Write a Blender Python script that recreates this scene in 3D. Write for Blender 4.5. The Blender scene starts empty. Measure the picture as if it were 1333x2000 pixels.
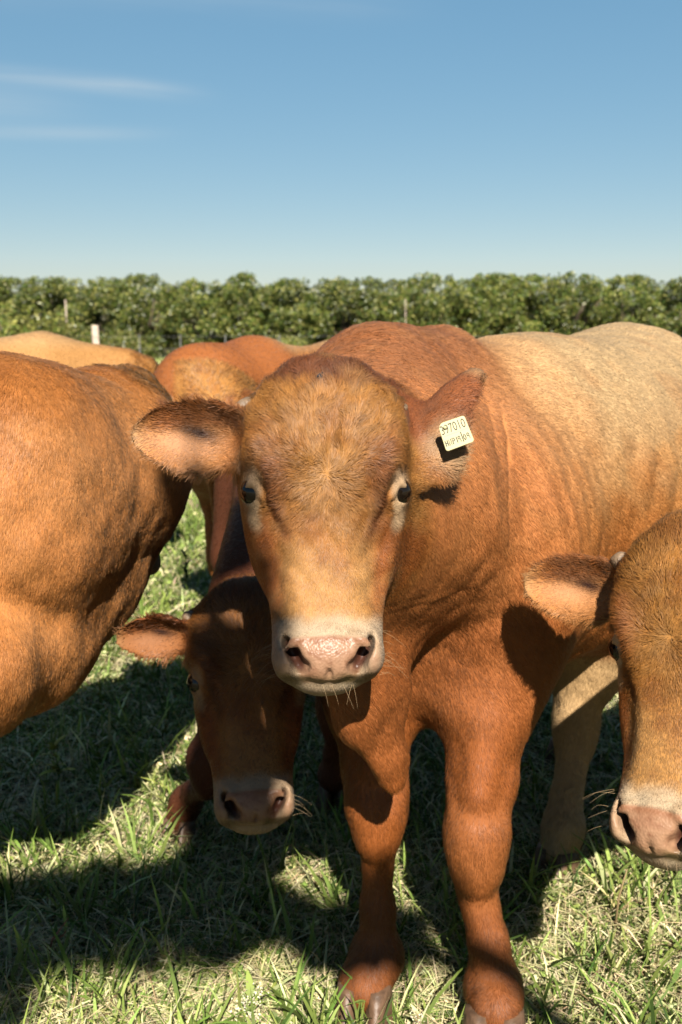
import bpy, math, random
import numpy as np
from mathutils import Vector, Matrix

rng = np.random.default_rng(7)
random.seed(7)
S = bpy.context.scene
COL = S.collection

# ------------------------------------------------------------------ camera, sky, sun, exposure
TH = math.radians(11.06)
CAM = np.array([0.0, 0.0, 1.45])
FPX = 1944.0
cd = bpy.data.cameras.new('camera')
cam = bpy.data.objects.new('camera', cd)
COL.objects.link(cam)
cam.location = CAM
cam.rotation_euler = (math.pi/2 - TH, 0, 0)
cd.sensor_fit = 'VERTICAL'
cd.sensor_height = 36.0
cd.sensor_width = 24.0
cd.lens = 35.0
cd.clip_start = 0.02
cd.clip_end = 2000
cd.dof.use_dof = True
cd.dof.focus_distance = 1.55
cd.dof.aperture_fstop = 5.6
S.camera = cam

SUN_EL = math.radians(40)
SUN_AZ = math.radians(5.5)          # light travels towards +y, slightly towards -x
Ldir = Vector((-math.sin(SUN_AZ)*math.cos(SUN_EL), math.cos(SUN_AZ)*math.cos(SUN_EL), -math.sin(SUN_EL)))
sd = bpy.data.lights.new('sun', 'SUN')
sun = bpy.data.objects.new('sun', sd)
COL.objects.link(sun)
sun.rotation_euler = Ldir.to_track_quat('-Z', 'Y').to_euler()
sun.location = (0, 0, 20)
sd.energy = 5.0
sd.angle = math.radians(0.5)
sd.color = (1.0, 0.92, 0.80)

wd = bpy.data.worlds.new('World')
S.world = wd
wd.use_nodes = True
nt = wd.node_tree
for n in list(nt.nodes):
    nt.nodes.remove(n)
wo = nt.nodes.new('ShaderNodeOutputWorld')
bg = nt.nodes.new('ShaderNodeBackground')
sky = nt.nodes.new('ShaderNodeTexSky')
sky.sky_type = 'NISHITA'
sky.sun_disc = False
sky.sun_elevation = SUN_EL
sky.sun_rotation = math.radians(180) + SUN_AZ
sky.altitude = 100
sky.air_density = 1.0
sky.dust_density = 0.05
sky.ozone_density = 4.0
bg.inputs['Strength'].default_value = 0.071
# thin cirrus streaks low in the sky, a function of the direction only
def wn(op, a, b=None, c=None):
    n = nt.nodes.new('ShaderNodeMath'); n.operation = op
    for i, v in enumerate((a, b, c)):
        if v is None: continue
        if isinstance(v, (int, float)): n.inputs[i].default_value = v
        else: nt.links.new(v, n.inputs[i])
    return n.outputs[0]
tc = nt.nodes.new('ShaderNodeTexCoord')
sp_ = nt.nodes.new('ShaderNodeSeparateXYZ')
nt.links.new(tc.outputs['Generated'], sp_.inputs[0])
yy_ = wn('MAXIMUM', sp_.outputs['Y'], .05)
qx_ = wn('DIVIDE', sp_.outputs['X'], yy_); qz_ = wn('DIVIDE', sp_.outputs['Z'], yy_)
cb = nt.nodes.new('ShaderNodeCombineXYZ')
nt.links.new(wn('MULTIPLY', qx_, 3.2), cb.inputs[0]); nt.links.new(wn('MULTIPLY', wn('ADD', qz_, wn('MULTIPLY', qx_, .09)), 34.0), cb.inputs[1])
nz = nt.nodes.new('ShaderNodeTexNoise'); nz.inputs['Scale'].default_value = 1.0; nz.inputs['Detail'].default_value = 7; nz.inputs['Roughness'].default_value = .6; nz.inputs['Distortion'].default_value = .6
nt.links.new(cb.outputs[0], nz.inputs['Vector'])
def streak(z0, slope, wdt, x_end, amt):
    zc = wn('SUBTRACT', wn('SUBTRACT', qz_, z0), wn('MULTIPLY', wn('ADD', qx_, .322), slope))
    g = wn('POWER', 2.718, wn('MULTIPLY', wn('POWER', wn('ABSOLUTE', wn('DIVIDE', zc, wdt)), 2.0), -1.0))
    mr = nt.nodes.new('ShaderNodeMapRange'); mr.interpolation_type = 'SMOOTHSTEP'
    mr.inputs['From Min'].default_value = x_end; mr.inputs['From Max'].default_value = x_end-.13
    nt.links.new(qx_, mr.inputs['Value'])
    return wn('MULTIPLY', wn('MULTIPLY', g, mr.outputs['Result']), amt)
cl_ = wn('ADD', wn('ADD', streak(.226, -.10, .0075, -.10, .85), streak(.172, .0, .006, -.13, .5)), wn('ADD', streak(.198, -.05, .016, -.21, .42), streak(.30, -.03, .016, .12, .22)))
mrn = nt.nodes.new('ShaderNodeMapRange'); mrn.inputs['From Min'].default_value = .3; mrn.inputs['From Max'].default_value = .68
nt.links.new(nz.outputs['Fac'], mrn.inputs['Value'])
fac_ = wn('MULTIPLY', cl_, wn('ADD', wn('MULTIPLY', mrn.outputs['Result'], .85), .15))
hs = nt.nodes.new('ShaderNodeHueSaturation')
hs.inputs['Saturation'].default_value = 1.72
hs.inputs['Hue'].default_value = .492
mx = nt.nodes.new('ShaderNodeMix')
mx.data_type = 'RGBA'
nt.links.new(wn('MULTIPLY', fac_, .55), mx.inputs['Factor'])
gm = nt.nodes.new('ShaderNodeGamma'); gm.inputs['Gamma'].default_value = .45
nt.links.new(sky.outputs['Color'], gm.inputs['Color'])
nt.links.new(gm.outputs['Color'], hs.inputs['Color'])
nt.links.new(hs.outputs['Color'], mx.inputs['A'])
mx.inputs['B'].default_value = (2.5, 2.75, 2.85, 1)
nt.links.new(mx.outputs['Result'], bg.inputs['Color'])
nt.links.new(bg.outputs[0], wo.inputs[0])

vs = S.view_settings
S.display_settings.display_device = 'sRGB'
vs.view_transform = 'Standard'
vs.look = 'None'
vs.gamma = 1.0
vs.exposure = 1.92
vs.use_curve_mapping = False
try:
    S.cycles.max_bounces = 6
    S.cycles.transparent_max_bounces = 6
    S.cycles_curves.shape = 'RIBBONS'
    S.cycles_curves.subdivisions = 2
except Exception:
    pass

# ------------------------------------------------------------------ helpers
UR = np.array([1.0, 0, 0])
UU = np.array([0, math.sin(TH), math.cos(TH)])
UF = np.array([0, math.cos(TH), -math.sin(TH)])

def P(px, py, d):
    """the point of the place that the photograph shows at a pixel, d metres away along the view axis"""
    return CAM + d*(UF + (px-666.5)/FPX*UR + (1000-py)/FPX*UU)

def G(px, py):
    """the ground point seen at a pixel"""
    v = UF + (px-666.5)/FPX*UR + (1000-py)/FPX*UU
    return CAM + v*(-CAM[2]/v[2])

def nrm(v):
    v = np.asarray(v, float)
    return v/np.linalg.norm(v)

def lin(c):
    c = np.asarray(c, float)/255.0
    return np.where(c <= 0.04045, c/12.92, ((c+0.055)/1.055)**2.4)

ALB = 0.25
def alb(*c):
    """base colour of a coat whose full-sun look is this sRGB value"""
    return lin(c)*ALB

def sst(a, b, x):
    t = np.clip((x-a)/(b-a), 0, 1)
    return t*t*(3-2*t)

_nk = []
def snoise(p, scale, seed=0):
    """cheap smooth noise in about -1..1 at points p (n,3)"""
    r = np.random.default_rng(100+seed)
    out = np.zeros(len(p), np.float32)
    for o in range(2):
        q = p*(6.2832/scale*(1.0+1.1*o))
        for i in range(5):
            k = nrm(r.normal(size=3))*r.uniform(.6, 1.3)
            out += (0.55 if o == 0 else 0.3)*np.sin(q @ k + r.uniform(0, 6.28))*0.6
    return out

def tag(o, label=None, cat=None, group=None, kind=None):
    if label: o['label'] = label
    if cat: o['category'] = cat
    if group: o['group'] = group
    if kind: o['kind'] = kind
    return o

def empty(name, loc, label, cat, group=None):
    o = bpy.data.objects.new(name, None)
    o.empty_display_size = .1
    COL.objects.link(o)
    o.location = loc
    return tag(o, label, cat, group)

def mesh_obj(name, V, F, mat, parent=None, base=(0, 0, 0), cols=None, attrs=None, smooth=True):
    """one mesh object from numpy vertices and an (n,3|4) face array"""
    V = np.asarray(V, np.float32) - np.asarray(base, np.float32)
    F = np.asarray(F, np.int32)
    me = bpy.data.meshes.new(name)
    k = F.shape[1]
    me.vertices.add(len(V)); me.loops.add(F.size); me.polygons.add(len(F))
    me.vertices.foreach_set('co', V.ravel())
    me.loops.foreach_set('vertex_index', F.ravel())
    me.polygons.foreach_set('loop_start', np.arange(len(F), dtype=np.int32)*k)
    me.polygons.foreach_set('loop_total', np.full(len(F), k, np.int32))
    me.polygons.foreach_set('use_smooth', np.full(len(F), smooth))
    me.update(calc_edges=True)
    if cols is not None:
        a = me.attributes.new('col', 'FLOAT_COLOR', 'POINT')
        c4 = np.ones((len(V), 4), np.float32); c4[:, :3] = cols
        a.data.foreach_set('color', c4.ravel())
    for nm, val in (attrs or {}).items():
        a = me.attributes.new(nm, 'FLOAT', 'POINT')
        a.data.foreach_set('value', np.asarray(val, np.float32))
    if mat: me.materials.append(mat)
    o = bpy.data.objects.new(name, me)
    COL.objects.link(o)
    if parent: o.parent = parent
    return o

def curves_obj(name, PTS, rad, cols, mat, parent, base, tipw=0.25, nrms=None):
    """hair strands, PTS (n,k,3)"""
    n, k, _ = PTS.shape
    hc = bpy.data.hair_curves.new(name)
    hc.add_curves([k]*n)
    hc.attributes['position'].data.foreach_set('vector', (PTS - np.asarray(base)).astype(np.float32).ravel())
    ra = hc.attributes.get('radius') or hc.attributes.new('radius', 'FLOAT', 'POINT')
    prof = np.linspace(1, tipw, k)[None, :]
    ra.data.foreach_set('value', (np.broadcast_to(np.asarray(rad).reshape(-1, 1), (n, k))*prof).astype(np.float32).ravel())
    ca = hc.attributes.new('col', 'FLOAT_COLOR', 'CURVE')
    c4 = np.ones((n, 4), np.float32); c4[:, :3] = cols
    ca.data.foreach_set('color', c4.ravel())
    na = hc.attributes.new('nrm', 'FLOAT_VECTOR', 'CURVE')
    if nrms is None:
        nrms = np.tile(np.array([0, -.7, .7]), (n, 1))
    na.data.foreach_set('vector', np.asarray(nrms, np.float32).ravel())
    hc.materials.append(mat)
    o = bpy.data.objects.new(name, hc)
    COL.objects.link(o)
    if parent: o.parent = parent
    return o

# ------------------------------------------------------------------ materials
def new_mat(name):
    m = bpy.data.materials.new(name)
    m.use_nodes = True
    t = m.node_tree
    b = t.nodes['Principled BSDF']
    return m, t, b

def simple_mat(name, col, rough=.6, spec=.3, noise=None, bump=None):
    m, t, b = new_mat(name)
    b.inputs['Base Color'].default_value = (*col, 1)
    b.inputs['Roughness'].default_value = rough
    b.inputs['Specular IOR Level'].default_value = spec
    if noise:
        sc, amt = noise
        tcn = t.nodes.new('ShaderNodeTexCoord')
        n = t.nodes.new('ShaderNodeTexNoise'); n.inputs['Scale'].default_value = sc; n.inputs['Detail'].default_value = 6
        r = t.nodes.new('ShaderNodeValToRGB')
        r.color_ramp.elements[0].color = (*[c*(1-amt) for c in col], 1); r.color_ramp.elements[0].position = .3
        r.color_ramp.elements[1].color = (*[min(1, c*(1+amt)) for c in col], 1); r.color_ramp.elements[1].position = .7
        t.links.new(tcn.outputs['Object'], n.inputs['Vector'])
        t.links.new(n.outputs['Fac'], r.inputs['Fac']); t.links.new(r.outputs['Color'], b.inputs['Base Color'])
        if bump:
            bm = t.nodes.new('ShaderNodeBump'); bm.inputs['Strength'].default_value = bump; bm.inputs['Distance'].default_value = .01
            t.links.new(n.outputs['Fac'], bm.inputs['Height']); t.links.new(bm.outputs[0], b.inputs['Normal'])
    return m

def coat_mat():
    m, t, b = new_mat('coat_skin')
    at = t.nodes.new('ShaderNodeAttribute'); at.attribute_name = 'col'
    wt = t.nodes.new('ShaderNodeAttribute'); wt.attribute_name = 'wet'
    tcn = t.nodes.new('ShaderNodeTexCoord')
    n = t.nodes.new('ShaderNodeTexNoise'); n.inputs['Scale'].default_value = 160; n.inputs['Detail'].default_value = 4
    mr = t.nodes.new('ShaderNodeMapRange'); mr.inputs['To Min'].default_value = .78; mr.inputs['To Max'].default_value = 1.2
    mixc = t.nodes.new('ShaderNodeMix'); mixc.data_type = 'RGBA'; mixc.blend_type = 'MULTIPLY'; mixc.inputs['Factor'].default_value = 1
    t.links.new(tcn.outputs['Object'], n.inputs['Vector'])
    t.links.new(n.outputs['Fac'], mr.inputs['Value'])
    t.links.new(at.outputs['Color'], mixc.inputs['A']); t.links.new(mr.outputs['Result'], mixc.inputs['B'])
    t.links.new(mixc.outputs['Result'], b.inputs['Base Color'])
    ro = t.nodes.new('ShaderNodeMapRange'); ro.inputs['To Min'].default_value = .75; ro.inputs['To Max'].default_value = .40
    t.links.new(wt.outputs['Fac'], ro.inputs['Value']); t.links.new(ro.outputs['Result'], b.inputs['Roughness'])
    b.inputs['Specular IOR Level'].default_value = .17
    vo = t.nodes.new('ShaderNodeTexVoronoi'); vo.inputs['Scale'].default_value = 290; vo.feature = 'SMOOTH_F1'
    t.links.new(tcn.outputs['Object'], vo.inputs['Vector'])
    inv = t.nodes.new('ShaderNodeMath'); inv.operation = 'SUBTRACT'; inv.inputs[0].default_value = .8
    t.links.new(vo.outputs['Distance'], inv.inputs[1])
    mw = t.nodes.new('ShaderNodeMath'); mw.operation = 'MULTIPLY'
    t.links.new(inv.outputs[0], mw.inputs[0]); t.links.new(wt.outputs['Fac'], mw.inputs[1])
    bm = t.nodes.new('ShaderNodeBump'); bm.inputs['Strength'].default_value = .27; bm.inputs['Distance'].default_value = .003
    t.links.new(mw.outputs[0], bm.inputs['Height']); t.links.new(bm.outputs[0], b.inputs['Normal'])
    return m

def hair_mat():
    m = bpy.data.materials.new('coat_hair')
    m.use_nodes = True
    t = m.node_tree
    for n in list(t.nodes): t.nodes.remove(n)
    out = t.nodes.new('ShaderNodeOutputMaterial')
    at = t.nodes.new('ShaderNodeAttribute'); at.attribute_name = 'col'
    df = t.nodes.new('ShaderNodeBsdfPrincipled')
    df.inputs['Roughness'].default_value = .5
    df.inputs['Specular IOR Level'].default_value = .16
    hb = t.nodes.new('ShaderNodeBsdfHairPrincipled')
    try:
        hb.model = 'CHIANG'
    except Exception:
        pass
    hb.parametrization = 'COLOR'
    hb.inputs['Roughness'].default_value = .45
    hb.inputs['Radial Roughness'].default_value = .6
    t.links.new(at.outputs['Color'], hb.inputs['Color'])
    t.links.new(at.outputs['Color'], df.inputs['Base Color'])
    an = t.nodes.new('ShaderNodeAttribute'); an.attribute_name = 'nrm'
    t.links.new(an.outputs['Vector'], df.inputs['Normal'])
    mxs = t.nodes.new('ShaderNodeMixShader'); mxs.inputs[0].default_value = .80
    t.links.new(hb.outputs[0], mxs.inputs[1]); t.links.new(df.outputs[0], mxs.inputs[2])
    t.links.new(mxs.outputs[0], out.inputs['Surface'])
    return m

M_COAT = coat_mat()
M_HAIR = hair_mat()
M_EYE = simple_mat('eye_dark', (.004, .0025, .0015), .06, .32)
M_HORN = simple_mat('horn_keratin', tuple(lin((160, 132, 104))*.25), .55, .3, (90, .35), .3)
M_HOOF = simple_mat('hoof_keratin', tuple(lin((150, 116, 90))*.2), .5, .3, (60, .35), .3)

# ------------------------------------------------------------------ implicit bodies
class Prim:
    __slots__ = ('lo', 'hi', 'fn', 'op', 'k')
    def __init__(s, lo, hi, fn, op='u', k=.04):
        s.lo = np.asarray(lo, float); s.hi = np.asarray(hi, float); s.fn = fn; s.op = op; s.k = k

def smin(a, b, k):
    h = np.maximum(k-np.abs(a-b), 0)/k
    return np.minimum(a, b)-h*h*k*.25

def smax(a, b, k):
    return -smin(-a, -b, k)

def cone(a, b, ra, rb, k=.04, op='u', flat=None):
    """round cone from a to b; flat=(normal, factor) squeezes it along a direction"""
    a = np.asarray(a, np.float32); b = np.asarray(b, np.float32)
    m = max(ra, rb)
    lo = np.minimum(a, b)-m-k; hi = np.maximum(a, b)+m+k
    ab = b-a; L2 = float(ab @ ab)+1e-9
    if flat: fn_, ff = nrm(flat[0]), flat[1]
    def f(X, Y, Z):
        px, py, pz = X-a[0], Y-a[1], Z-a[2]
        t = np.clip((px*ab[0]+py*ab[1]+pz*ab[2])/L2, 0, 1)
        dx, dy, dz = px-t*ab[0], py-t*ab[1], pz-t*ab[2]
        if flat:
            q = (dx*fn_[0]+dy*fn_[1]+dz*fn_[2])*(1/ff-1)
            dx = dx+q*fn_[0]; dy = dy+q*fn_[1]; dz = dz+q*fn_[2]
            return (np.sqrt(dx*dx+dy*dy+dz*dz)-(ra+t*(rb-ra)))*(ff*.5+.5)
        return np.sqrt(dx*dx+dy*dy+dz*dz)-(ra+t*(rb-ra))
    return Prim(lo, hi, f, op, k)

def ell(c, r, axes=None, k=.04, op='u'):
    c = np.asarray(c, np.float32); r = np.asarray(r, np.float32)
    A = np.eye(3) if axes is None else np.asarray(axes, float)   # rows are axes
    ext = np.sqrt(((A*r[:, None])**2).sum(0))+k
    def f(X, Y, Z):
        px, py, pz = X-c[0], Y-c[1], Z-c[2]
        q = [(px*A[i, 0]+py*A[i, 1]+pz*A[i, 2]) for i in range(3)]
        k0 = np.sqrt(sum((q[i]/r[i])**2 for i in range(3)))
        k1 = np.sqrt(sum((q[i]/r[i]**2)**2 for i in range(3)))
        return k0*(k0-1)/(k1+1e-6)
    return Prim(c-ext, c+ext, f, op, k)

def dense(stations, vals, n=240, sm=7):
    s = np.asarray(stations, float); v = np.asarray(vals, float)
    o = np.argsort(s); s = s[o]; v = v[o]
    x = np.linspace(s[0], s[-1], n)
    y = np.interp(x, s, v)
    ker = np.hanning(sm*2+3)[1:-1]; ker /= ker.sum()
    y2 = np.convolve(np.pad(y, sm, mode='edge'), ker, 'valid')
    return x, y2

def grid_axis(lo, hi, fine, coarse, flo, fhi):
    xs = [lo]
    while xs[-1] < hi:
        x = xs[-1]
        if flo is None: st = coarse
        else:
            dd = max(flo-x, x-fhi, 0)
            st = min(coarse, fine+dd*.25)
        xs.append(x+st)
    return np.array(xs, np.float32)

def surface_nets(F, xs, ys, zs):
    Sg = F < 0
    c = np.zeros(tuple(s-1 for s in Sg.shape), np.uint8)
    for i in (0, 1):
        for j in (0, 1):
            for k in (0, 1):
                c += Sg[i:Sg.shape[0]-1+i, j:Sg.shape[1]-1+j, k:Sg.shape[2]-1+k]
    act = (c > 0) & (c < 8)
    I, J, K = np.nonzero(act)
    n = len(I)
    vid = np.full(act.shape, -1, np.int32)
    vid[I, J, K] = np.arange(n)
    cor = {}
    for i in (0, 1):
        for j in (0, 1):
            for k in (0, 1):
                cor[(i, j, k)] = F[I+i, J+j, K+k]
    acc = np.zeros((n, 3), np.float64); cnt = np.zeros(n)
    ax = (xs, ys, zs); base = (I, J, K)
    for d in range(3):
        o1, o2 = [a for a in range(3) if a != d]
        for p in (0, 1):
            for q in (0, 1):
                a = [0, 0, 0]; a[o1] = p; a[o2] = q
                b = list(a); b[d] = 1
                fa, fb = cor[tuple(a)], cor[tuple(b)]
                m = (fa < 0) != (fb < 0)
                t = fa[m]/(fa[m]-fb[m])
                pt = np.zeros((m.sum(), 3))
                for e in range(3):
                    ia = base[e][m]
                    if e == d:
                        pt[:, e] = ax[e][ia]*(1-t)+ax[e][ia+1]*t
                    else:
                        pt[:, e] = ax[e][ia+a[e]]
                acc[m] += pt; cnt[m] += 1
    V = acc/cnt[:, None]
    faces = []
    for d in range(3):
        o1, o2 = (d+1) % 3, (d+2) % 3
        sl0 = [slice(None)]*3; sl1 = [slice(None)]*3
        sl0[d] = slice(0, -1); sl1[d] = slice(1, None)
        A = Sg[tuple(sl0)]; B = Sg[tuple(sl1)]
        e = np.array(np.nonzero(A != B))
        ok = (e[o1] >= 1) & (e[o2] >= 1) & (e[o1] < Sg.shape[o1]-1) & (e[o2] < Sg.shape[o2]-1)
        e = e[:, ok]
        ins = A[tuple(e)]
        def cell(d1, d2):
            q = e.copy(); q[o1] += d1; q[o2] += d2
            return vid[tuple(q)]
        q = np.stack([cell(-1, -1), cell(0, -1), cell(0, 0), cell(-1, 0)], 1)
        q[~ins] = q[~ins][:, ::-1]
        faces.append(q)
    Fc = np.concatenate(faces)
    Fc = Fc[(Fc >= 0).all(1)]
    return V, Fc

def smooth(V, F, it=2, lam=.5, mu=-.52):
    E = np.concatenate([F[:, [0, 1]], F[:, [1, 2]], F[:, [2, 3]], F[:, [3, 0]]])
    n = len(V)
    deg = np.maximum(np.bincount(E[:, 0], minlength=n)+np.bincount(E[:, 1], minlength=n), 1)
    for i in range(it):
        for w in (lam, mu):
            acc = np.stack([np.bincount(E[:, 0], V[E[:, 1], a], n)+np.bincount(E[:, 1], V[E[:, 0], a], n) for a in range(3)], 1)
            V = V+w*(acc/deg[:, None]-V)
    return V

def vnormals(V, F):
    nn = np.cross(V[F[:, 2]]-V[F[:, 0]], V[F[:, 3]]-V[F[:, 1]])
    N = np.stack([sum(np.bincount(F[:, j], nn[:, a], len(V)) for j in range(4)) for a in range(3)], 1)
    return N/(np.linalg.norm(N, axis=1, keepdims=True)+1e-12)

# ------------------------------------------------------------------ the head, in units of 1 px of the photograph at 1.5 m (0.772 mm)
PXM = 1.5/FPX
_st = [335, 322, 300, 270, 240, 200, 140, 100, 50, 0, -50, -100, -150, -200, -230, -280, -310, -332, -346]
HA = dense(_st, [20, 62, 96, 128, 150, 166, 170, 167, 158, 149, 138, 127, 117, 109, 108, 108, 103, 84, 40])
HF = dense(_st, [-90, -60, -32, -10, 2, 11, 14, 12, 6, -2, -8, -10, -8, -2, 5, 12, 2, -22, -55])
HB = dense(_st, [-125, -150, -180, -210, -235, -255, -270, -280, -285, -280, -262, -235, -208, -185, -175, -165, -150, -125, -95])
HN = dense(_st, [2.1, 2.3, 2.6, 2.9, 3.1, 3.2, 3.2, 3.0, 2.8, 2.5, 2.4, 2.4, 2.4, 2.6, 2.8, 2.9, 2.7, 2.3, 2.0])
HM = dense(_st, [-105, -105, -100, -95, -90, -88, -88, -95, -100, -100, -98, -92, -82, -72, -66, -62, -62, -66, -75])
EYE = np.array([140., 54., -72.])

class Head:
    def __init__(s, origin, U, V, W, sc=1.0, wide=1.0, earL=None, earR=None, poll_dark=.6, tint=(1, 1, 1)):
        s.tint = np.array(tint)
        s.o = np.asarray(origin, float); s.A = np.stack([U, V, W]); s.sc = sc*PXM; s.wide = wide
        s.poll_dark = poll_dark
        s.ears = []
        for side, e in ((-1, earL), (1, earR)):
            if e is None: continue
            root = np.array(e['root'], float)
            ax = nrm(e['axis']); nn = np.array(e['n'], float); nn = nrm(nn-ax*(nn @ ax)); yy = np.cross(nn, ax)
            if yy[1] < 0: yy = -yy
            s.ears.append(dict(root=root, ax=ax, n=nn, y=yy, L=e['L'], b=e['b'], cu=e.get('cu', .8), cl=e.get('cl', .4), prof=e.get('prof'), side=side, dark=e.get('dark', 0)))
    def to_local(s, p):
        return ((p-s.o) @ s.A.T)/s.sc
    def to_world(s, q):
        return np.asarray(q, float)*s.sc @ s.A + s.o
    def dirw(s, q):
        return np.asarray(q, float) @ s.A
    def bbox(s):
        c = [s.to_world((a*(1 if True else 1), b, w)) for a in (-300, 300) for b in (-360, 345) for w in (-300, 60)]
        for e in s.ears:
            for t in (0, e['L']):
                for q in (-1, 1):
                    c.append(s.to_world(e['root']+e['ax']*t+e['y']*e['b']*q+e['n']*40)); c.append(s.to_world(e['root']+e['ax']*t+e['y']*e['b']*q-e['n']*30))
        # the skull itself is narrower than the ears
        c2 = [s.to_world((a, b, w)) for a in (-185*s.wide, 185*s.wide) for b in (-360, 345) for w in (-300, 40)]
        for e in s.ears:
            for t in (0, e['L']*1.05):
                for q in (-1, 1):
                    for r in (-35, 60):
                        c2.append(s.to_world(e['root']*np.array([s.wide, 1, 1])+e['ax']*t+e['y']*e['b']*q+e['n']*r))
        c2 = np.array(c2)
        return c2.min(0), c2.max(0)
    def prim(s, k=.03):
        lo, hi = s.bbox()
        return Prim(lo-.01, hi+.01, s.field, 'u', k)
    def field(s, X, Y, Z):
        px, py, pz = X-s.o[0], Y-s.o[1], Z-s.o[2]
        u, v, w = [((px*s.A[i, 0]+py*s.A[i, 1]+pz*s.A[i, 2])/s.sc).astype(np.float32) for i in range(3)]
        u0 = u
        u = u/s.wide
        au = np.abs(u)
        a = np.interp(v, *HA); fr = np.interp(v, *HF); bk = np.interp(v, *HB); n = np.interp(v, *HN); m = np.interp(v, *HM)
        dw = w-m
        h = np.where(dw > 0, fr-m, m-bk)
        nn = np.where(dw > 0, n, 2.0)
        r = (np.power(au/a, nn)+np.power(np.abs(dw)/h, nn))**(1/nn)+1e-6
        d = (r-1)*np.sqrt(au*au+dw*dw)/r
        d = np.minimum(d, 200)
        d = np.where(r < .25, -.75*np.minimum(a, h), d)
        d = smax(d, np.maximum(v-333, -346-v), 40)
        def E(c, rr, rot=None):
            qx, qy, qz = au-c[0], v-c[1], w-c[2]
            if rot:
                cs, sn = math.cos(math.radians(rot)), math.sin(math.radians(rot))
                qx, qy = qx*cs+qy*sn, -qx*sn+qy*cs
            k0 = np.sqrt((qx/rr[0])**2+(qy/rr[1])**2+(qz/rr[2])**2)
            k1 = np.sqrt((qx/rr[0]**2)**2+(qy/rr[1]**2)**2+(qz/rr[2]**2)**2)
            return k0*(k0-1)/(k1+1e-6)
        # poll bump, horn base, brow, cheek, jaw
        d = smin(d, E((0, 290, -85), (90, 45, 60)), 30)
        d = smin(d, E((140, 225, -105), (34, 34, 34)), 25)
        d = smin(d, E((108, 98, -28), (36, 64, 44), -26), 26)
        # groove between forehead and eye, running down and inwards
        d = smax(d, -E((158, -10, -8), (54, 122, 60), -25), 12)
        d = smax(d, -E((112, 6, -8), (12, 66, 30), -24), 12)
        # hollow below the eye, along the nasal bone
        d = smax(d, -E((116, -92, -14), (30, 92, 36), -7), 36)
        # orbit and lids
        eo = E(EYE+np.array([3, 0, -4]), (28, 36, 38))
        d = smin(d, eo, 16)
        d = smax(d, -E(EYE+np.array([17, -2, 22]), (22, 23, 32), -24), 5)
        d = smin(d, E(EYE+np.array([2, 19, 22]), (27, 10, 27), -42), 7)
        d = smin(d, E(EYE+np.array([-8, -12, 30]), (7, 34, 16), -28), 8)
        # tear fold
        d = smax(d, -E((120, 12, -36), (5, 22, 14), -35), 8)
        # cheek muscle, crest of the nasal bone
        d = smin(d, E((96, -40, -130), (44, 110, 80)), 40)
        # nostril wings and nose pad
        d = smin(d, E((74, -268, -14), (30, 48, 34), 15), 20)
        d = smin(d, E((0, -274, -5), (66, 54, 30)), 18)
        d = smax(d, -E((69, -270, 14), (14, 38, 50), -26), 7)
        d = smax(d, -E((54, -298, 16), (19, 15, 38), 8), 8)
        d = smin(d, E((62, -250, 10), (22, 9, 12), -34), 8)
        # lip cleft and mouth line
        d = smax(d, -E((0, -318, 22), (5, 18, 26)), 8)
        ml = np.sqrt((v+327+au*au*.0016)**2+(w+26+au*.12)**2*.16)-4
        d = smax(d, -np.maximum(ml, au-92), 6)
        # chin
        d = smin(d, E((0, -326, -70), (62, 26, 50)), 14)
        d = d*.9
        for e in s.ears:
            rr = e['root']*np.array([s.wide, 1, 1])
            qx, qy, qz = u0-rr[0], v-rr[1], w-rr[2]
            x = qx*e['ax'][0]+qy*e['ax'][1]+qz*e['ax'][2]
            y = qx*e['y'][0]+qy*e['y'][1]+qz*e['y'][2]
            z = qx*e['n'][0]+qy*e['n'][1]+qz*e['n'][2]
            t = x/e['L']
            b = e['b']*np.interp(t, (-.1, 0, .12, .3, .5, .7, .85, .95, 1.02), e['prof'] or (.4, .46, .7, .95, 1.0, .9, .66, .38, .08))
            yn = np.clip(y/b, -1.3, 1.3)
            close = 1+.9*(1-sst(.05, .45, t))
            z0 = np.where(yn > 0, e['cu'], e['cl'])*yn*yn*b*close - 14*np.sin(np.clip(t, 0, 1)*3.1)
            th = np.interp(t, (0, .3, 1), (13, 9, 6))
            de = smax((np.abs(z-z0)-th)*.62, (np.abs(y)-b)*.8, 8)
            de = smax(de, np.maximum(x-e['L']*1.0, -x-30), 10)
            d = smin(d, de, 26)
        return d*s.sc

    def paint(s, p, N, col, wet, fl, fdir, lift):
        """coat colour, wet mask, hair length and hair direction on vertices in the head's own region"""
        q = s.to_local(p)
        u, v, w = q[:, 0]/s.wide, q[:, 1], q[:, 2]
        au = np.abs(u)
        # membership in head: in front of the nape
        inh = (1-sst(0, 60, np.maximum.reduce([au-190, v-330, -350-v, -(w+255), w-60])))
        inh *= sst(-250, -190, w)
        def mixc(m, c):
            m = (m*inh)[:, None]
            col[:] = col*(1-m)+np.asarray(c)*m
        one = np.ones(len(u))
        nz = snoise(q, 120, 3)*.5+snoise(q, 45, 4)*.5
        mixc(one, alb(204, 138, 64))
        # darker brow bands, pale bridge, cream muzzle; contrast raised to paint in face shading
        mixc(np.exp(-(((au-98-(v-60)*.25)/38)**2+((v-95)/70)**2))*.85, alb(166, 96, 46))
        mixc(np.exp(-((au-106-(v-45)*.30)/13)**2)*sst(-80, -20, v)*(1-sst(60, 105, v))*.85, alb(104, 54, 26))  # fold beside the eye: dark fur and the fold's shadow painted together
        mixc(np.exp(-((au-88-(v+20)*.28)/26)**2)*sst(-190, -60, v)*(1-sst(-40, 20, v))*.35, alb(170, 108, 60))
        mixc((1-sst(60, 125, au))*(1-sst(-120, -20, v))*.8, alb(226, 168, 100))
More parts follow.
